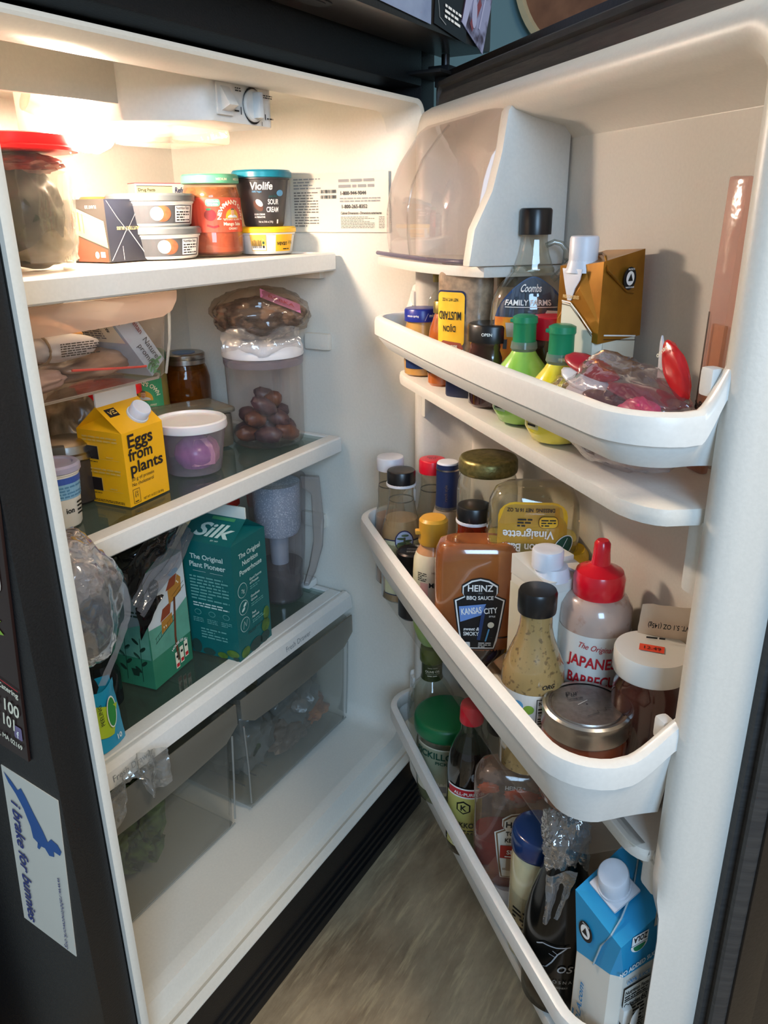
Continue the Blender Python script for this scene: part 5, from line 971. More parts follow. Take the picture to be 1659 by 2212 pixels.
# --- middle basket
def dressing(name, label, u, n, capm, glass, fill, zf, h, r, rc, neck=None, deg=0, lab=None, fillr=.97, liner=False):
    t = dthing(name, label, 'bottle', u, n, F2, deg); hc = .022; hn = h-hc
    pr = [(r*.85, 0), (r, .005), (r*1.0, hn*.50), (r*.96, hn*.60), (r*.78, hn*.72), (rc*.95, hn*.83), (rc*.86, hn*.90), (rc*.86, hn)]
    lathe('glass', pr, glass, t, 44, smooth=60)
    fp = [(a*fillr, min(b+.001, zf)) for a, b in pr if b < zf]; fp.append((prof_r(pr, zf)*fillr, zf)); lathe('sauce', fp, fill, t, 40, smooth=60)
    if liner: lathe('cap_liner', [(rc*1.05, hn-.003), (rc*1.06, hn-.001), (rc*1.05, hn+.001)], capwht, t, 44)
    lathe('neck_line', [(rc*.875, hn*.86), (rc*.89, hn*.865), (rc*.875, hn*.87)], mat('line_dark', '#4a463c', .4), t, 44, caps=(0, 0))
    cap('cap', rc, hn, h, capm, t); return t, pr
vin = mat('cream_dressing', '#c2a47c', .25, col2='#b39468', scale=16, coat=.5); hz = clear('dressing_glass', '#eeebe2', .16, .06, '#cfc5b0', gloss=1.3)
t, pr = dressing('white_cap_bottle', 'dressing bottle with a plain white cap at the left end of the middle basket', .020, .083, capwht, hz, mat('pink_dressing', '#c9a99a', .3, var=.05), .125, .226, .027, .0225)
t, pr = dressing('tree_label_bottle', 'tan salad dressing bottle with a black cap and round tree emblem', .082, .085, capblk, hz, vin, .142, .222, .0335, .0225, deg=8, liner=True)
d = Dec(cyl(pr), .004); lc = mat('label_pale_green', '#c9c9a4', .45); d.rect('label', lc, -.036, .018, .036, .112).line('label_border', navy, [(-.036, .112), (-.012, .114)], .0016).line('label_border', navy, [(.012, .114), (.036, .112)], .0016).line('label_border', navy, [(-.036, .018), (.036, .018)], .0016)
d.ell('emblem_ring', mat('emblem_violet', '#2a2450', .4), .0, .113, .0155, .0175, .0009).ell('emblem_sky', mat('emblem_sky', '#aab6d0', .4), .0, .113, .0137, .0157, .0013).ell('emblem_hill', mat('emblem_olive', '#6f7a4a', .5), 0, .106, .0125, .007, .0016).line('emblem_trunk', brown, [(0, .100), (0, .120)], .003, .002)
for a, b, c_ in ((-.005, .118, .007), (.005, .114, .007), (-.004, .110, .007), (.001, .123, .006)): d.ell('emblem_leaf', mat('emblem_green', '#3f5230', .5), a, b, c_, .0019, .0024)
d.text(black, 'SALAD', -.0, .046, .0085, 1, fit=.026).text(black, '12 FL. OZ', .0, .024, .005, 0).text(black, 'AMA', .012, .084, .009, 1); d.build(t)
t, pr = dressing('red_cap_bottle', 'clear bottle with a red cap at the back of the middle basket', .075, .030, capred, hz, mat('pale_vinaigrette', '#a08f68', .25, col2='#8a7a55', scale=14, coat=.5), .130, .232, .030, .0215)
d = Dec(cyl(pr), .004); d.rect('label', black, -.03, .03, .03, .095); d.build(t); d = Dec(pl((0, 0, .2323), (1, 0, 0), (0, 1, 0), (0, 0, 1))); d.text(black, 'BEST BY', 0, .002, .005, 1).text(black, '04 23', 0, -.005, .005, 1); d.build(t)
t, pr = dressing('blue_neck_bottle', 'bottle with a navy foil neck and white cap beside the gold-lidded jar', .150, .034, capwht, hz, mat('ranch_speckled', '#b9a797', .3, col2='#8a7868', scale=110, thr=(.60, .66)), .175, .250, .030, .0165)
lathe('neck_foil', [(.0185, .172), (.0172, .20), (.0172, .2475)], navy, t, 40, caps=(0, 0)); lathe('foil_ring', [(.0178, .238), (.0178, .2405)], silver, t, 40, caps=(0, 0)); lathe('foil_ring', [(.0190, .176), (.0190, .178)], silver, t, 40, caps=(0, 0)); d = Dec(cyl([(.0175, 0), (.0175, .3)]), .003); d.text(silver, 'ranch style', .0, .205, .006, 0, rot=PI/2); d.build(t)
t = dthing('gold_lid_jar', 'large empty clear jar with a scuffed gold lid at the back', 'jar', .248, .014, F2)
lathe('glass', [(.036, 0), (.041, .006), (.0425, .03), (.0425, .235), (.041, .250), (.037, .262), (.0365, .268)], clear('big_jar_glass', '#f0f1ec', .07, .02, '#cfd2c8', gloss=1.5), t, 56, caps=(1, 0), smooth=60); g2 = mat('gold_scuffed', '#8f8350', .38, .75, col2='#6f673c', scale=160, bump=.3)
lathe('lid', [(.0385, .262), (.0405, .264), (.0412, .268), (.0405, .280), (.0385, .2835), (.034, .2845), (.031, .2835), (.029, .2845), (.001, .2850)], g2, t, 28, smooth=50)
t = dthing('lemon_vinaigrette', 'inverted clear dressing bottle with a yellow lemon basil label', 'bottle', .372, .008, F2, 6)
S_ = dict(p=3.2, sx=1, sy=.55); pr = [(.016, 0), (.018, .025), (.018, .032), (.045, .065), (.056, .10), (.0575, .14), (.0575, .235), (.055, .262), (.048, .276), (.036, .283), (.02, .283)]
lathe('bottle', pr, clear('vin_glass', '#eeece0', .10, .04, '#c9c2a4', gloss=2, spots=(.66, .5), scale=90), t, 64, smooth=60, **S_); lathe('dressing', [(a*.96, b+.002) for a, b in pr[3:7]][:3]+[(.055, .215)], mat('dressing_olive', '#9a8c2c', .2, col2='#a89a3c', coat=.3), t, 56, smooth=60, **S_)
lathe('flip_cap', [(.020, -.0), (.021, .03)], yellow, t, 40)
d = Dec(cyl(pr, 0, 3.2, 1, .55), .004); ly = mat('label_lemon', '#e8a81c', .4, col2='#f2c02c'); d.f = (lambda g: lambda x, y, off: g(x, y+.026, off))(d.f); d.rect('label', ly, -.046, .085, .040, .243, .0008, r=.018)
d.text(black, 'DRESSING  NET 16 FL OZ', -.006, .236, .0065, 1, rot=PI, off=.002, fit=.060).text(white, 'Vinaigrette', -.008, .207, .0150, 1, rot=PI, off=.002, fit=.062).text(white, 'Lemon Basil', -.008, .190, .0150, 1, rot=PI, off=.002, fit=.062).fine(black, -.022, .212, -.004, .224, 3, off=.002).rect('oval_badge', black, .004, .211, .028, .226, .0016, r=.006).rect('oval_badge', ly, .0046, .2116, .0274, .2254, .0020, r=.0055).fine(black, .007, .213, .025, .223, 3, off=.0024)
d.ell('basil_leaf', white, .035, .186, .0105, .017, .0018, rot=-.5).ell('basil_leaf', dgreen, .035, .186, .0095, .0158, .0022, rot=-.5).line('leaf_vein', white, [(.030, .174), (.040, .198)], .0006, .0026).text(white, "LET'S GIVE IT ALL", .0, .166, .0065, 0, rot=PI, off=.002); d.build(t)
t = dthing('hot_sauce_bottle', 'small bottle with a black cap and red residue behind the barbecue sauce', 'bottle', .303, .058, F2)
lathe('glass', [(.022, 0), (.026, .005), (.026, .17), (.021, .20), (.020, .224)], clear('red_residue_glass', '#eacdb0', .35, .04, '#8e2a14', spots=(.48, .85), scale=60, gloss=1.5), t, 40); lathe('cap_liner', [(.0235, .214), (.024, .216), (.0235, .218)], capwht, t, 44); cap('cap', .0228, .217, .238, capblk, t)
t = dthing('black_jar', 'small all-black jar between the tree-label bottle and the gold-capped bottle', 'jar', .152, .092, F2)
lathe('jar', [(.018, 0), (.0215, .004), (.022, .09), (.020, .098)], mat('jar_black', '#17181a', .35), t, 40); lathe('lid', [(.023, .095), (.0235, .098), (.0235, .112), (.021, .1145), (.0185, .1125), (.001, .1125)], capblk, t, 44); d = Dec(cyl([(.0222, 0), (.0222, .1)]), .004); d.fine(grey, -.008, .03, .012, .05, 4); d.build(t); d = Dec(pl((0, 0, .1127), (1, 0, 0), (0, 1, 0), (0, 0, 1))); d.text(grey, 'sauce', 0, .003, .007, 0, shear=.3).fine(grey, -.008, -.008, .008, -.002, 2); d.build(t)
t = dthing('miso_bottle', 'squeeze bottle with a gold flip cap, cream label above and green label below', 'bottle', .238, .090, F2, 6)
pr = [(.016, 0), (.022, .010), (.0275, .028), (.0285, .04), (.0285, .115), (.0272, .138), (.0225, .152), (.0175, .160), (.0165, .170)]
lathe('bottle', pr, mat('miso_fill', '#c58f62', .22, var=.06, coat=.5), t, 48, smooth=60); lathe('flip_cap', [(.0205, .162), (.0212, .166), (.0195, .178), (.0205, .182), (.0205, .196), (.017, .200)], mat('cap_ochre_gold', '#c48f2c', .32, var=.03), t, 44); box('cap_tab', -.026, -.018, -.006, .004, .176, .182, mat('cap_ochre_gold'), t, .002)
lathe('lower_green', [(.0165, .0), (.0225, .010), (.028, .028), (.0289, .040), (.0289, .070)], mat('label_leaf', '#87a05c', .35, col2='#7a9452'), t, 48, caps=(1, 0)); lathe('cream_wrap', [(.0290, .070), (.0289, .115), (.0277, .138), (.024, .149)], mat('label_pearl', '#dcc9b4', .35, col2='#c9d0a8', scale=8), t, 48, caps=(0, 0))
d = Dec(cyl([(.0291, 0), (.0291, .2)]), .003); d.text(black, 'MINUTE', .009, .104, .0105, 1, fit=.036).text(black, 'Miso', .018, .092, .012, 0, shear=.3).text(black, 'Organic', .010, .084, .008, 0, shear=.3, fit=.022).text(brown, 'HIKARI MISO', .008, .125, .005, 0, fit=.026).ell('clock_ring', brown, .009, .108, .0085, .0085, .0007).ell('clock_gap', mat('label_pearl'), .009, .108, .0076, .0076, .0009).ell('clock_ear', brown, .003, .118, .003, .002, .0009, rot=.7).ell('clock_ear', brown, .015, .118, .003, .002, .0009, rot=-.7)
d.rect('pill', dgreen, .006, .072, .026, .077, .0007, r=.002).rect('barcode_panel', white, -.010, .022, -.002, .052, .0007); d.bars(black, -.009, .024, -.003, .050, horiz=True, off=.0012).ell('seal', white, .010, .020, .006, .0065, .0010).ell('seal_half', dgreen, .010, .020, .0052, .0056, .0014, a0=PI, a1=2*PI).text(black, 'USDA', .010, .0205, .003, 1, off=.0016).rect('pink_panel', mat('panel_pink', '#d9a59a', .5), -.022, .085, -.010, .110, .0005).fine(black, -.026, .112, -.012, .126, 5); d.build(t)
# barbecue sauce bottle, upside down
t = dthing('barbecue_sauce', 'large inverted brown barbecue sauce bottle with a black shield label', 'bottle', .364, .080, F2, 4)
S_ = dict(p=3.4, sx=1.10, sy=.55); pr = [(.018, 0), (.0195, .003), (.0195, .026), (.016, .030), (.022, .040), (.040, .062), (.0465, .085), (.0475, .12), (.0475, .185), (.0465, .202), (.042, .213), (.033, .2165), (.02, .212), (.01, .209)]
bq = mat('bbq_fill', '#7c3f20', .14, col2='#9a5a2c', scale=12, coat=1, bump=.05); lathe('bottle', pr[3:], bq, t, 64, smooth=60, **S_); lathe('dark_sauce', [(a*1.006, b) for a, b in pr[3:6]]+[(.0472, .090)], mat('bbq_dark', '#2a1410', .15, coat=1), t, 56, smooth=60, caps=(0, 0), **S_); lathe('flip_cap', pr[:4], capblk, t, 44)
d = Dec(cyl(pr, 0, 3.4, 1.10, .55), .004)
def shield(d, cx, y0, w_, h, outer, inner, o2=None):
    def sh(k, m_, off): 
        a, b = w_/2-k, h-2*k; P = [(-a*.72, 0), (a*.72, 0), (a, b*.70), (a*.62, b*.76), (a*.70, b*.80), (a*.70, b*.90), (a*.35, b*.975), (0, b), (-a*.35, b*.975), (-a*.70, b*.90), (-a*.70, b*.80), (-a*.62, b*.76), (-a, b*.70)]
        d.poly('label' if not k else 'label_inner', m_, [(cx+x, y0+k+y) for x, y in P], off)
    sh(0, outer, .0008); sh(.0018, o2 or white, .0012); sh(.0038, inner, .0016)
d.f = (lambda g: lambda x, y, off: g(x, y+.015, off))(d.f); shield(d, .004, .056, .066, .104, black, black, white)
d.text(white, 'HEINZ', .004, .1415, .0125, 1, off=.0022, fit=.032).text(white, 'BBQ SAUCE', .004, .1300, .0072, 1, off=.0022, fit=.034).text(grey, '- 1869 -', .004, .1378, .0030, 0, off=.0022)
bl = mat('banner_blue', '#6f93cf', .45); d.poly('banner', bl, [(-.022, .120), (.012, .124), (.006, .108), (-.020, .098)], .0020).text(white, 'KANSAS', -.006, .110, .0125, 1, off=.0026, fit=.026, rot=.12).text(white, 'CITY', .018, .111, .0110, 1, off=.0026, fit=.017, rot=.1).text(white, 'STYLE', .020, .1055, .0030, 1, off=.0026)
d.line('bat', mat('bat_blue', '#27406f', .45), [(.010, .120), (.004, .072)], .0045, .0020).text(white, 'sweet &', -.006, .086, .0065, 1, off=.0022, shear=.2, fit=.020).text(white, 'SMOKY', -.006, .0785, .0078, 1, off=.0022, fit=.020).ell('baseball', cream, .019, .094, .0042, .0042, .0022).line('ball_trail', sky, [(.017, .088), (.013, .070)], .002, .0020).rect('stamp', white, -.014, .060, -.007, .069, .0022, r=.001).fine(white, .004, .060, .021, .069, 3, off=.0022); d.build(t)
# white carton with cap
t = dthing('white_carton', 'white slanted-top carton with a white screw cap behind the black-capped bottle', 'carton', .466, .030, F2, 38)
prism('carton', [(-.034, -.034), (.034, -.034), (.034, .034), (-.034, .034)], 0, .200, mat('carton_offwhite', '#d3d0c6', .45, var=.02), t, .002)
so_ = obj('sloping_top', [(-.034, -.034, .189), (.034, -.034, .189), (.034, .034, .189), (-.034, .034, .189), (-.034, -.034, .204), (.034, -.034, .200), (.034, .034, .208), (-.034, .034, .214)], [(0, 1, 5, 4), (1, 2, 6, 5), (2, 3, 7, 6), (3, 0, 4, 7), (4, 5, 6, 7)], mat('carton_offwhite'), t, 0); so_.location.z = .011
box('fold_flap', .000, .033, .004, .032, .208, .222, mat('carton_offwhite'), t, .002); tube('fold_seam', [(-.004, .034, .226), (.004, .0, .220), (.018, -.030, .213), (.030, -.0345, .200)], .0014, capwht, t, 6)
lathe('spout_base', [(.022, .211), (.0195, .219), (.0175, .225)], capwht, t, 44, loc=(-.012, -.014, 0)); o = cap('screw_cap', .0178, .223, .245, capwht, t); o.location = (-.016, -.010, 0)
d = Dec(face('L', .068, .068)); d.rect('label', crm, -.034, .0, .034, .19).rect('orange_field', mat('field_orange', '#d99a3a', .45), .006, .08, .030, .135, .0007).line('bamboo', mat('stalk_olive', '#6f7a35', .5), [(-.01, .02), (.004, .13)], .003).line('bamboo', mat('stalk_olive'), [(.012, .02), (.018, .12)], .003).line('bamboo', mat('stalk_olive'), [(-.022, .04), (.02, .09)], .0025).text(black, 'pa', .004, .150, .016, 0); d.build(t)
d = Dec(pl((.017, -.0345, .006), (1, 0, 0), (0, 0, 1), (0, -1, 0))); d.ell('round_badge', black, .0, .192, .0115, .0115, .0006).ell('badge_disc', white, .0, .192, .0076, .0076, .0010).poly('badge_triangle', black, [(-.0045, .189), (.0045, .189), (0, .197)], .0014).text(white, 'PROTECTS', 0, .2002, .0024, 1, off=.0012).text(white, "WHAT'S GOOD", 0, .1822, .0022, 1, off=.0012); d.build(t)
t = dthing('yellow_lid_tub', 'upright bottle with a broad yellow lid tucked behind the white carton', 'bottle', .438, -.003, F2, 0)
lathe('body', [(.022, 0), (.025, .16)], mat('yellow_body', '#d8b43a', .4), t, 32); lathe('lid', [(.024, .158), (.0265, .162), (.0275, .176), (.0265, .190), (.021, .197), (.016, .193), (.001, .192)], mat('lid_sun', '#e3b81e', .3, var=.03), t, 44, p=3)
# black cap speckled dressing bottle
t = dthing('speckled_dressing', 'long-necked herb dressing bottle with a black cap and confetti label', 'bottle', .524, .080, F2, 10)
pr = [(.029, 0), (.0335, .004), (.0345, .06), (.0350, .112), (.0335, .130), (.027, .148), (.0205, .165), (.0178, .178), (.0168, .196)]
lathe('bottle', pr, mat('speckled_fill', '#9a7f50', .16, col2='#6f5a3a', scale=170, thr=(.58, .66), coat=.9), t, 56, smooth=60); lathe('cap', [(.0165, .194), (.0205, .196), (.0210, .200), (.0210, .218), (.0195, .2215), (.001, .222)], capblk, t, 48, smooth=50)
d = Dec(cyl(pr), .004); d.f = (lambda g: lambda x, y, off: g(x, y+.040, off))(d.f); d.rect('label', mat('label_bone', '#d6d3cc', .45, var=.01), -.055, .0, .055, .070)
for x, z, c_, a in ((-.020, .056, sky, 0), (-.008, .052, mat('confetti_green', '#7fa83a'), .6), (-.012, .038, red, .4)): d.ell('confetti', c_, x, z, .006, .0055, .0008, rot=a)
d.rect('panel_frame', black, .0, .0, .034, .066, .0008).rect('panel', mat('label_bone'), .0008, .0005, .033, .0652, .0011).text(black, 'Nutrition', .002, .059, .006, 1, 'l', off=.0015).text(black, 'Total Fat', .002, .045, .004, 1, 'l', off=.0015).text(black, 'Total Carb', .002, .030, .004, 1, 'l', off=.0015).fine(black, .002, .048, .03, .056, 2, off=.0015).fine(black, .002, .034, .03, .043, 3, off=.0015).fine(black, .002, .004, .03, .028, 6, off=.0015).text(black, 'ORG', .012, .078, .007, 1, shear=.3); d.build(t)
t = dthing('red_tip_sauce', 'clear squeeze bottle of pinkish sauce with a red cone cap and red lettering', 'bottle', .545, .020, F2, 12)
pr = [(.032, 0), (.0375, .005), (.038, .02), (.038, .168), (.037, .180), (.031, .190), (.0255, .194)]
lathe('bottle', pr, mat('pink_sauce', '#b39a8c', .2, col2='#a3806f', scale=60, coat=.8, thr=(.6, .7)), t, 56, smooth=60)
lathe('cone_cap', [(.0258, .192), (.0270, .194), (.0270, .212), (.0245, .219), (.0150, .223), (.0100, .227), (.0088, .240), (.0084, .250), (.0060, .2535)], mat('cap_scarlet', '#cf1024', .25, var=.02, coat=.3), t, 56, smooth=45)
lathe('paper_label', [(.0384, .03), (.0384, .158)], mat('label_paper', '#d8d3c9', .45, var=.01), t, 56, caps=(0, 0)); d = Dec(cyl([(.0386, 0), (.0386, .3)]), .004)
d.text(red, 'The Original', -.006, .143, .0095, 0, shear=.3, fit=.036, rot=-.12).text(red, 'JAPANESE', -.004, .122, .0175, 1, fit=.058, rot=-.05).text(red, 'BARBECUE', -.004, .100, .0175, 1, fit=.058, rot=-.04).text(red, 'SAUCE', -.004, .078, .0175, 1, fit=.044).fine(red, -.02, .05, .02, .066, 3); d.build(t)
t = dthing('white_lid_jar', 'dark jam jar with a white lid and an orange price sticker', 'jar', .634, .012, F2, 0); t.scale = (1.06, 1.06, 1.09)
lathe('glass', [(.028, 0), (.031, .005), (.0325, .02), (.0325, .110), (.0315, .122), (.028, .132), (.029, .136), (.028, .144)], mat('jam_dark', '#35130f', .1, col2='#4e1f14', scale=16, coat=1), t, 48, smooth=60); lathe('lid', [(.0335, .136), (.0345, .138), (.0345, .156), (.0335, .1585), (.001, .159)], mat('lid_offwhite', '#d0cdc4', .45, var=.02), t, 56)
d = Dec(pl((0, 0, .1592), (1, 0, 0), (0, 1, 0), (0, 0, 1))); d.rect('sticker', mat('sticker_orange', '#e84a2c', .4), -.012, -.008, .010, .004, .0004).text(black, '12.49', -.001, -.005, .0075, 0, off=.0009); d.build(t)
t = dthing('silver_lid_jar', 'short mason jar with a flat silver lid at the corner of the middle basket', 'jar', .618, .070, F2, 0); t.scale = (1.04, 1.04, .80)
lathe('glass', [(.034, 0), (.040, .005), (.0415, .02), (.0415, .100), (.039, .112), (.0385, .118)], mat('sauce_rust', '#6e3322', .12, col2='#8a4a30', scale=20, coat=1), t, 56, smooth=60)
lathe('band', [(.0415, .108), (.0425, .110), (.0418, .114), (.0418, .128), (.0428, .131), (.0420, .136), (.0395, .1385), (.0365, .138)], silver, t, 72, ridge=(.1285, .132, .008, 1), caps=(1, 0)); lathe('disc', [(.0370, .1365), (.0345, .1362), (.0335, .1382), (.001, .1385)], mat('disc_brushed', '#938c85', .34, .9, var=.1, scale=200, bump=.15), t, 56, caps=(0, 0))
d = Dec(pl((0, 0, .1386), (1, 0, 0), (0, 1, 0), (0, 0, 1))); d.text(black, 'Pur', -.014, .010, .0095, 0, rot=.55, shear=.2).text(black, 'Canning Lids', -.011, .0045, .0032, 1, rot=.55).line('marker_line', black, [(.002, -.020), (.012, -.012), (.010, -.009), (.0185, -.006), (.017, -.002), (.023, -.0005)], .0004).line('scratch', mat('scratch_light', '#d8d4ce', .3), [(-.008, -.004), (.0, .006)], .0005); d.build(t)
t = dthing('paper_packet', 'cream paper packet printed NET WT leaning behind the white-lidded jar', 'packet', .622, -.022, -.472, 8, False, (.0, .0)); cloth('packet', lambda s, q: (-.034+.068*s, -.006*math.sin(s*PI), .0+.105*q-.03*(1-s)*0), 14, 14, mat('packet_parchment', '#dcc9b2', .45, col2='#cbab8c', scale=14), t, .003, 30, 7); d = Dec(pl((0, -.0095, 0), (1, 0, 0), (0, 0, 1), (0, -1, 0))); d.text(black, 'NET WT. 5.1 OZ (145g)', -.002, .088, .0075, 1, rot=PI, fit=.052).fine(black, -.028, .058, -.010, .074, 4); d.build(t)

# --- lowest basket
t = dthing('olive_oil_bottle', 'clear bottle with an olive green cap and neck band in the lowest basket', 'bottle', .084, .030, F3)
lathe('glass', [(.040, 0), (.043, .006), (.0425, .08), (.040, .115), (.028, .140), (.019, .152), (.0165, .160), (.0165, .200)], clear('oil_glass', '#eef0e6', .08, .03, '#b9b9a0', gloss=1.5), t, 48, smooth=60); lathe('neck_band', [(.0195, .154), (.0180, .160), (.0180, .190)], mat('band_olive', '#39421f', .4), t, 40, caps=(0, 0)); lathe('cap', [(.0205, .188), (.0215, .190), (.0215, .207), (.0200, .216), (.001, .217)], mat('cap_olive', '#5a6424', .35), t, 44)
d = Dec(cyl([(.0185, 0), (.0185, .3)]), .003); d.text(cream, 'OLIVE OIL', .001, .172, .0060, 1, fit=.026).text(cream, 'MADE WITH', .001, .180, .003, 0).rect('rule', cream, -.012, .1685, .014, .1690).fine(cream, -.008, .164, .010, .167, 1); d.build(t)
t = dthing('pickle_jar', 'wide pickle jar with a big flat green lid in the lowest basket', 'jar', .196, .046, F3, 8)
pr = [(.042, 0), (.048, .006), (.050, .03), (.050, .110), (.0475, .122), (.0465, .134)]; lathe('glass', pr, clear('pickle_glass', '#e9eadf', .14, .03, '#a9ad98', gloss=1.3), t, 56, smooth=60); lathe('brine', [(.044, .004), (.048, .008), (.0485, .045)], mat('brine_grey', '#8c9070', .3, var=.1), t, 48)
lathe('lid', [(.0505, .130), (.0535, .132), (.0540, .136), (.0540, .150), (.0520, .1555), (.048, .157), (.001, .158)], mat('lid_pickle_green', '#0b6a3c', .38, var=.02), t, 64, smooth=50)
d = Dec(cyl(pr), .004); d.rect('label', mat('label_ivory', '#cfcdb8', .45), -.065, .030, .055, .118).text(dgreen, "PICKILLO'S", -.024, .100, .0165, 1, fit=.078).text(dgreen, 'PICKLES', -.008, .090, .0080, 1, fit=.034)
star = [(.018+(.017 if i % 2 else .013)*math.cos(i*PI/14), .070+(.017 if i % 2 else .013)*math.sin(i*PI/14)) for i in range(28)]; d.poly('starburst', red, star, .0008).text(white, 'HOT', .018, .066, .010, 1, off=.0014).rect('oval_badge', grey, -.02, .036, .01, .048); d.build(t)
t = dthing('soy_sauce_bottle', 'dark soy sauce bottle with a red cap in the lowest basket', 'bottle', .318, .058, F3, 10)
pr = [(.030, 0), (.034, .005), (.0345, .02), (.0345, .128), (.034, .150), (.030, .176), (.0225, .196), (.0165, .208), (.0155, .230)]
lathe('bottle', pr[:6]+[(.026, .186)], mat('soy_dark', '#100c0a', .06, coat=1), t, 56, smooth=60); lathe('neck', [(.0262, .186), (.0225, .196), (.0168, .208), (.0155, .215), (.0155, .234)], clear('soy_neck', '#c9cfc0', .18, .03, '#6a705c', gloss=1.6), t, 48, smooth=60, caps=(0, 0)); lathe('cap', [(.0172, .228), (.0176, .230), (.0170, .252), (.0155, .257), (.001, .258)], capred, t, 44)
d = Dec(cyl([(.0348, 0), (.0348, .3)]), .003); d.rect('label', mat('label_straw', '#c9c06a', .45), -.045, .020, .045, .118).rect('blue_field', mat('field_blue', '#2a6a94', .45), .014, .06, .045, .117, .0006).rect('banner', red, -.040, .118, .026, .130, .0008).rect('banner_edge', white, -.042, .130, .028, .1325, .0010).rect('banner_edge', white, -.042, .1155, .028, .118, .0010).text(white, 'ALL-PURPOSE', -.006, .1205, .0075, 1, fit=.046, off=.0014)
d.poly('hexagon', black, [(-.014+.012*math.cos(k*PI/3+PI/6), .098+.012*math.sin(k*PI/3+PI/6)) for k in range(6)], .0008).poly('hexagon_gap', mat('label_straw'), [(-.014+.0095*math.cos(k*PI/3+PI/6), .098+.0095*math.sin(k*PI/3+PI/6)) for k in range(6)], .0012).text(black, 'K', -.014, .093, .014, 1, off=.0016).text(black, 'KIKKOMAN', -.002, .062, .0125, 1, fit=.054, off=.0014).rect('dark_field', mat('field_moss', '#5a5f38', .5), -.03, .022, .03, .05, .0008).fine(black, -.02, .050, .02, .058, 2, off=.0014).line('white_arc', white, [(-.044, .030), (-.02, .020), (.02, .018)], .001, .0014); d.build(t)
t = dthing('black_cap_bottle', 'clear bottle with a black cap behind the red-capped soy sauce', 'bottle', .312, .008, F3)
lathe('glass', [(.026, 0), (.030, .005), (.030, .14), (.024, .165), (.0185, .18), (.0175, .205)], clear_gl, t, 44, smooth=60); lathe('cap', [(.0195, .196), (.020, .198), (.020, .226), (.018, .229)], capblk, t, 40)
# ketchup, upside down
t = dthing('ketchup_bottle', 'nearly empty inverted ketchup bottle with a white keystone label', 'bottle', .428, .046, F3, 4); t.scale = (1.12, 1.05, 1)
S_ = dict(p=3.2, sx=1, sy=.60); pr = [(.018, 0), (.019, .024), (.018, .028), (.036, .050), (.0435, .075), (.0445, .11), (.0440, .17), (.0455, .195), (.0445, .215), (.038, .228), (.028, .233), (.015, .228)]
lathe('bottle', pr, clear('ketchup_glass', '#efe6de', .20, .06, '#b39a88', gloss=1.6, spots=(.60, .55), scale=26), t, 64, smooth=60, **S_); lathe('ketchup', [(a*.965, b+.001) for a, b in pr[2:6]]+[(.0415, .118)], mat('ketchup_red', '#8a1510', .15, coat=.8, var=.08), t, 56, smooth=60, **S_)
blob('smear', (.020, .003, .010), mat('smear_orange', '#b9522c', .2, coat=.5), t, .2, 3, 5, 3, loc=(.010, -.0235, .200)); blob('smear', (.012, .004, .008), mat('smear_orange'), t, .2, 3, 6, 3, loc=(-.028, -.018, .205))
lathe('flip_cap', pr[:3], capwht, t, 40)
d = Dec(cyl(pr, 0, 3.2, 1, .60), .004); d.text(clear('embossed', '#ffffff', .7, .1, '#d9d2c6'), 'HEINZ', .0, .212, .008, 1, fit=.020); shield(d, .010, .060, .060, .115, mat('label_cream', '#d6cfc0', .45), mat('label_cream'), mat('keystone_bronze', '#7a5a3c', .5))
d.text(black, 'HEINZ', .010, .151, .0130, 1, off=.0022, fit=.034).text(black, 'TOMATO', .010, .137, .0095, 1, off=.0022, fit=.032).text(black, 'KETCHUP', .010, .126, .0095, 1, off=.0022, fit=.034).rect('red_band', mat('band_brick', '#a0281e', .45), -.012, .098, .032, .120, .0020).text(white, 'SIMPLY', .010, .106, .010, 1, off=.0026, fit=.028).fine(white, -.006, .100, .026, .104, 1, off=.0026); d.build(t)
t = dthing('mayonnaise_jar', 'mayonnaise jar with a glossy dark blue lid beside the wine bottle', 'jar', .512, .048, F3, 6)
pr = [(.029, 0), (.033, .005), (.0345, .02), (.0345, .150), (.032, .168), (.031, .172)]; lathe('jar', pr, mat('mayo_fill', '#c9c09c', .18, col2='#b9b08a', scale=12, coat=.8), t, 56, smooth=60); lathe('lid', [(.0330, .168), (.0350, .170), (.0355, .173), (.0355, .191), (.0335, .197), (.030, .199), (.001, .1995)], mat('lid_navy_gloss', '#0d2c5c', .22, var=.03, coat=.4), t, 60, smooth=50)
d = Dec(cyl(pr), .004); d.rect('label', mat('label_buff', '#b3aa88', .45), -.045, .010, .045, .110).text(mat('print_bronze', '#6a5530', .5), 'MAYONNAISE', .006, .096, .0050, 1, fit=.03).rect('dark_panel', navy, .004, .072, .024, .084, .0008).text(cream, 'REAL', .014, .0745, .007, 1, off=.0014).fine(black, .002, .046, .026, .068, 6).fine(black, -.034, .03, -.012, .09, 9, seed=3).rect('barcode_panel', white, .004, .014, .024, .040, .0008); d.bars(black, .006, .016, .022, .038, off=.0014); d.build(t)
t = dthing('wine_bottle', 'dark wine bottle with crumpled plastic wrap over its neck', 'bottle', .576, .050, F3, 6)
pr = [(.036, 0), (.0415, .005), (.043, .03), (.0440, .085), (.0425, .125), (.036, .160), (.026, .195), (.0185, .225), (.0150, .250), (.0148, .262)]
lathe('bottle', pr, mat('wine_glass_dark', '#060707', .16, var=.1), t, 64, smooth=60); lathe('lip', [(.0160, .262), (.0165, .268), (.015, .274)], mat('wine_glass_dark'), t, 40)
wf = clear('wrap_film', '#eef0f2', .16, .12, '#d9dce0', bump=1, scale=60, gloss=6)
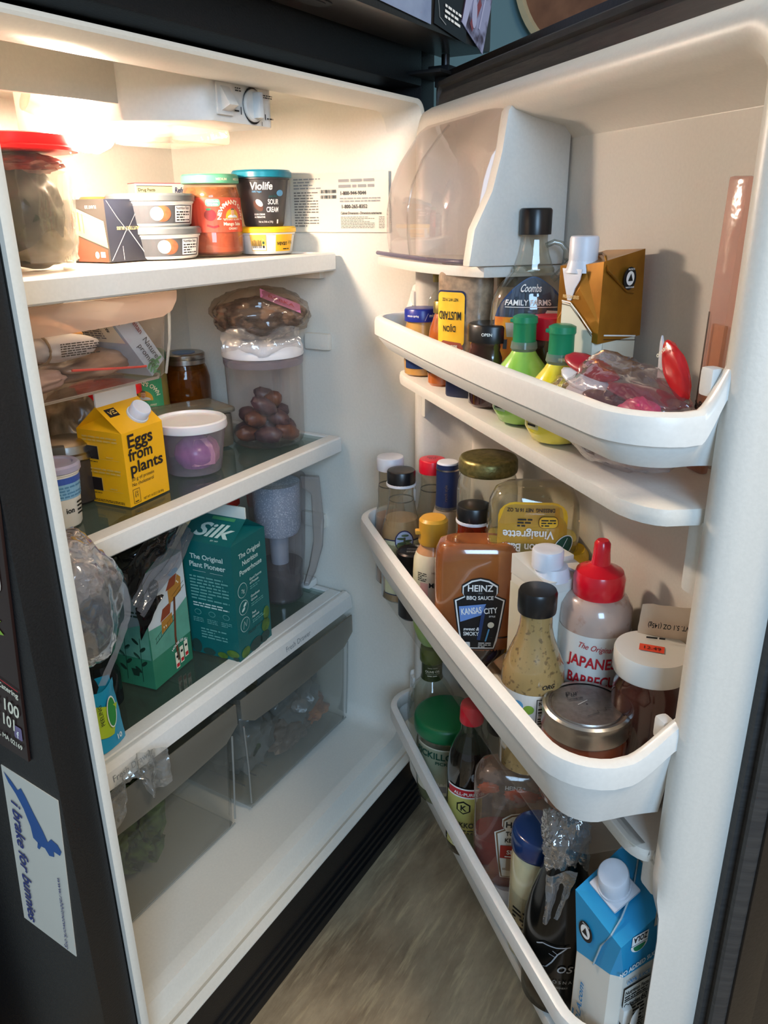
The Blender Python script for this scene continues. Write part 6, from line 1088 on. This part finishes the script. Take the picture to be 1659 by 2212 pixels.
blob('plastic_wrap', (.026, .024, .052), wf, t, .14, 2.0, 81, 5, loc=(-.002, 0, .236), fine=.09); cloth('wrap_tail', lambda s, q: (-.022+.034*s*(1-.55*q), -.037-.003*math.sin(s*8)+.012*(1-q), .208-.062*q+.010*s), 20, 18, wf, t, .0022, 50, 4)
d = Dec(cyl([(.0442, 0), (.0442, .3)]), .003); sv = mat('print_silver', '#b9bcbe', .35, .3); d.line('flourish', sv, [(-.030, .112), (-.022, .118), (-.006, .118), (.010, .121)], .0016).line('flourish', sv, [(.006, .120), (-.004, .108), (-.010, .094), (-.016, .084)], .0016).line('flourish', sv, [(-.014, .106), (-.006, .103), (-.004, .108), (-.010, .112)], .0007).line('flourish', sv, [(-.016, .084), (-.030, .078), (-.036, .083), (-.036, .090)], .0008)
d.text(sv, 'osel', .012, .080, .022, 0, shear=.3, fit=.034).text(sv, 'R O S N A Y', .004, .062, .0068, 0, fit=.034).text(sv, 'WINERY', .004, .054, .0038, 0); d.build(t)
# coconut water carton
t = dthing('coconut_water_carton', 'blue and white coconut water carton with a white screw cap', 'carton', .672, .040, F3, -40); t.scale = (.93, .93, 1.14)
zb_ = mat('carton_sky', '#1f8fc0', .38, var=.02); zw = mat('carton_ivory', '#d3cfc4', .45, var=.01)
prism('carton', [(-.036, -.026), (-.026, -.036), (.026, -.036), (.036, -.026), (.036, .026), (.026, .036), (-.026, .036), (-.036, .026)], 0, .170, zw, t, .001)
obj('blue_top', [(-.0364, -.026, .150), (-.026, -.0364, .143), (.026, -.0364, .158), (.0364, -.026, .158), (.0364, .026, .160), (.026, .0364, .165), (-.026, .0364, .165), (-.0364, .026, .165), (-.037, -.037, .212), (.037, -.037, .200), (.037, .037, .222), (-.037, .037, .240)],
    [(0, 1, 8), (1, 2, 9, 8), (2, 3, 9), (3, 4, 10, 9), (4, 5, 10), (5, 6, 11, 10), (6, 7, 11), (7, 0, 8, 11), (8, 9, 10, 11)], zb_, t, 0)
tube('fold_seam', [(-.016, .036, .236), (.004, .010, .224), (.018, -.020, .212), (.022, -.037, .203), (.010, -.0378, .180), (.002, -.0378, .150)], .0011, mat('seam_grey', '#9ab0ba', .4), t, 6)
tube('fold_seam', [(.0375, .036, .20), (.0378, .020, .170), (.0378, .018, .12)], .0008, mat('seam_grey'), t, 6)
th = math.atan2(.028, .074); sp = prism('spout_pad', [(-.021, -.019), (.021, -.019), (.021, .019), (-.021, .019)], 0, .002, capwht, t, .002); sp.location = (-.010, -.004, .221); sp.rotation_euler = (th, .13, 0)
o = cap('screw_cap', .0172, .004, .026, capwht, t); o.location = (-.010, -.004, .221); o.rotation_euler = (th, .13, 0); o = lathe('cap_ring', [(.0185, .001), (.0185, .005)], capwht, t, 44, loc=(-.010, -.004, .221)); o.rotation_euler = (th, .13, 0)
d = Dec(pl((0, -.0375, 0), (1, 0, 0), (0, 0, 1), (0, -1, 0))); d.ell('round_badge', black, -.014, .178, .0110, .0110, .0008).ell('badge_disc', white, -.014, .178, .0074, .0074, .0012).poly('badge_triangle', black, [(-.0185, .175), (-.0095, .175), (-.014, .183)], .0016).text(white, 'PROTECTS', -.014, .1855, .0022, 1, off=.0014).text(mat('print_azure', '#2a7fb5', .45), 'liveZOLA.com', -.008, .030, .0105, 1, 'l', rot=PI/2, shear=.2, fit=.085).fine(mat('print_azure'), -.022, .03, -.019, .09, 1); d.build(t)
d = Dec(pl((.0375, 0, 0), (0, 1, 0), (0, 0, 1), (1, 0, 0)))
d.rect('white_tag', mat('tag_cream', '#cdc9bd', .5), .010, .205, .034, .232, .0006).fine(black, .012, .214, .032, .226, 2).ell('logo_fan', white, -.010, .194, .0125, .009, .0006, a0=PI, a1=2*PI).ell('logo_fan', green, -.010, .193, .009, .0070, .0010, a0=PI, a1=2*PI).rect('logo_plate', white, -.022, .195, .002, .206, .0008).text(black, 'ZOLA', -.010, .2045, .0090, 1, rot=PI, fit=.020, off=.0014)
d.text(white, 'NO ADDED SUGAR', -.003, .1655, .0078, 1, fit=.064, rot=.10, off=.0010); az = mat('print_azure'); d.text(az, '100% JUICE', -.004, .148, .0065, 1, fit=.036)
d.rect('facts_frame', black, -.024, .0, .016, .143, .0006).rect('facts_panel', zw, -.0234, .0006, .0154, .1424, .0010).text(black, 'Nutrition Facts', -.022, .1345, .0068, 1, 'l', fit=.036, off=.0014).text(black, 'Calories', -.022, .1175, .0075, 1, 'l', off=.0014).text(black, '60', .014, .1175, .0095, 1, 'r', off=.0014)
for z in (.1255, .1155, .088, .074): d.rect('rule', black, -.022, z, .014, z+.0012, .0014)
d.fine(black, -.022, .1272, .013, .1335, 2, off=.0014).fine(black, -.022, .090, .012, .1145, 5, off=.0014, seed=3).fine(black, -.022, .076, .013, .087, 4, off=.0014, seed=5).fine(grey, -.022, .003, .013, .073, 18, off=.0014, seed=6); d.build(t)

# ================================================================ lift everything from eye level to the floor
for o in list(SC.objects):
    if o.parent is None: o.location.z += H
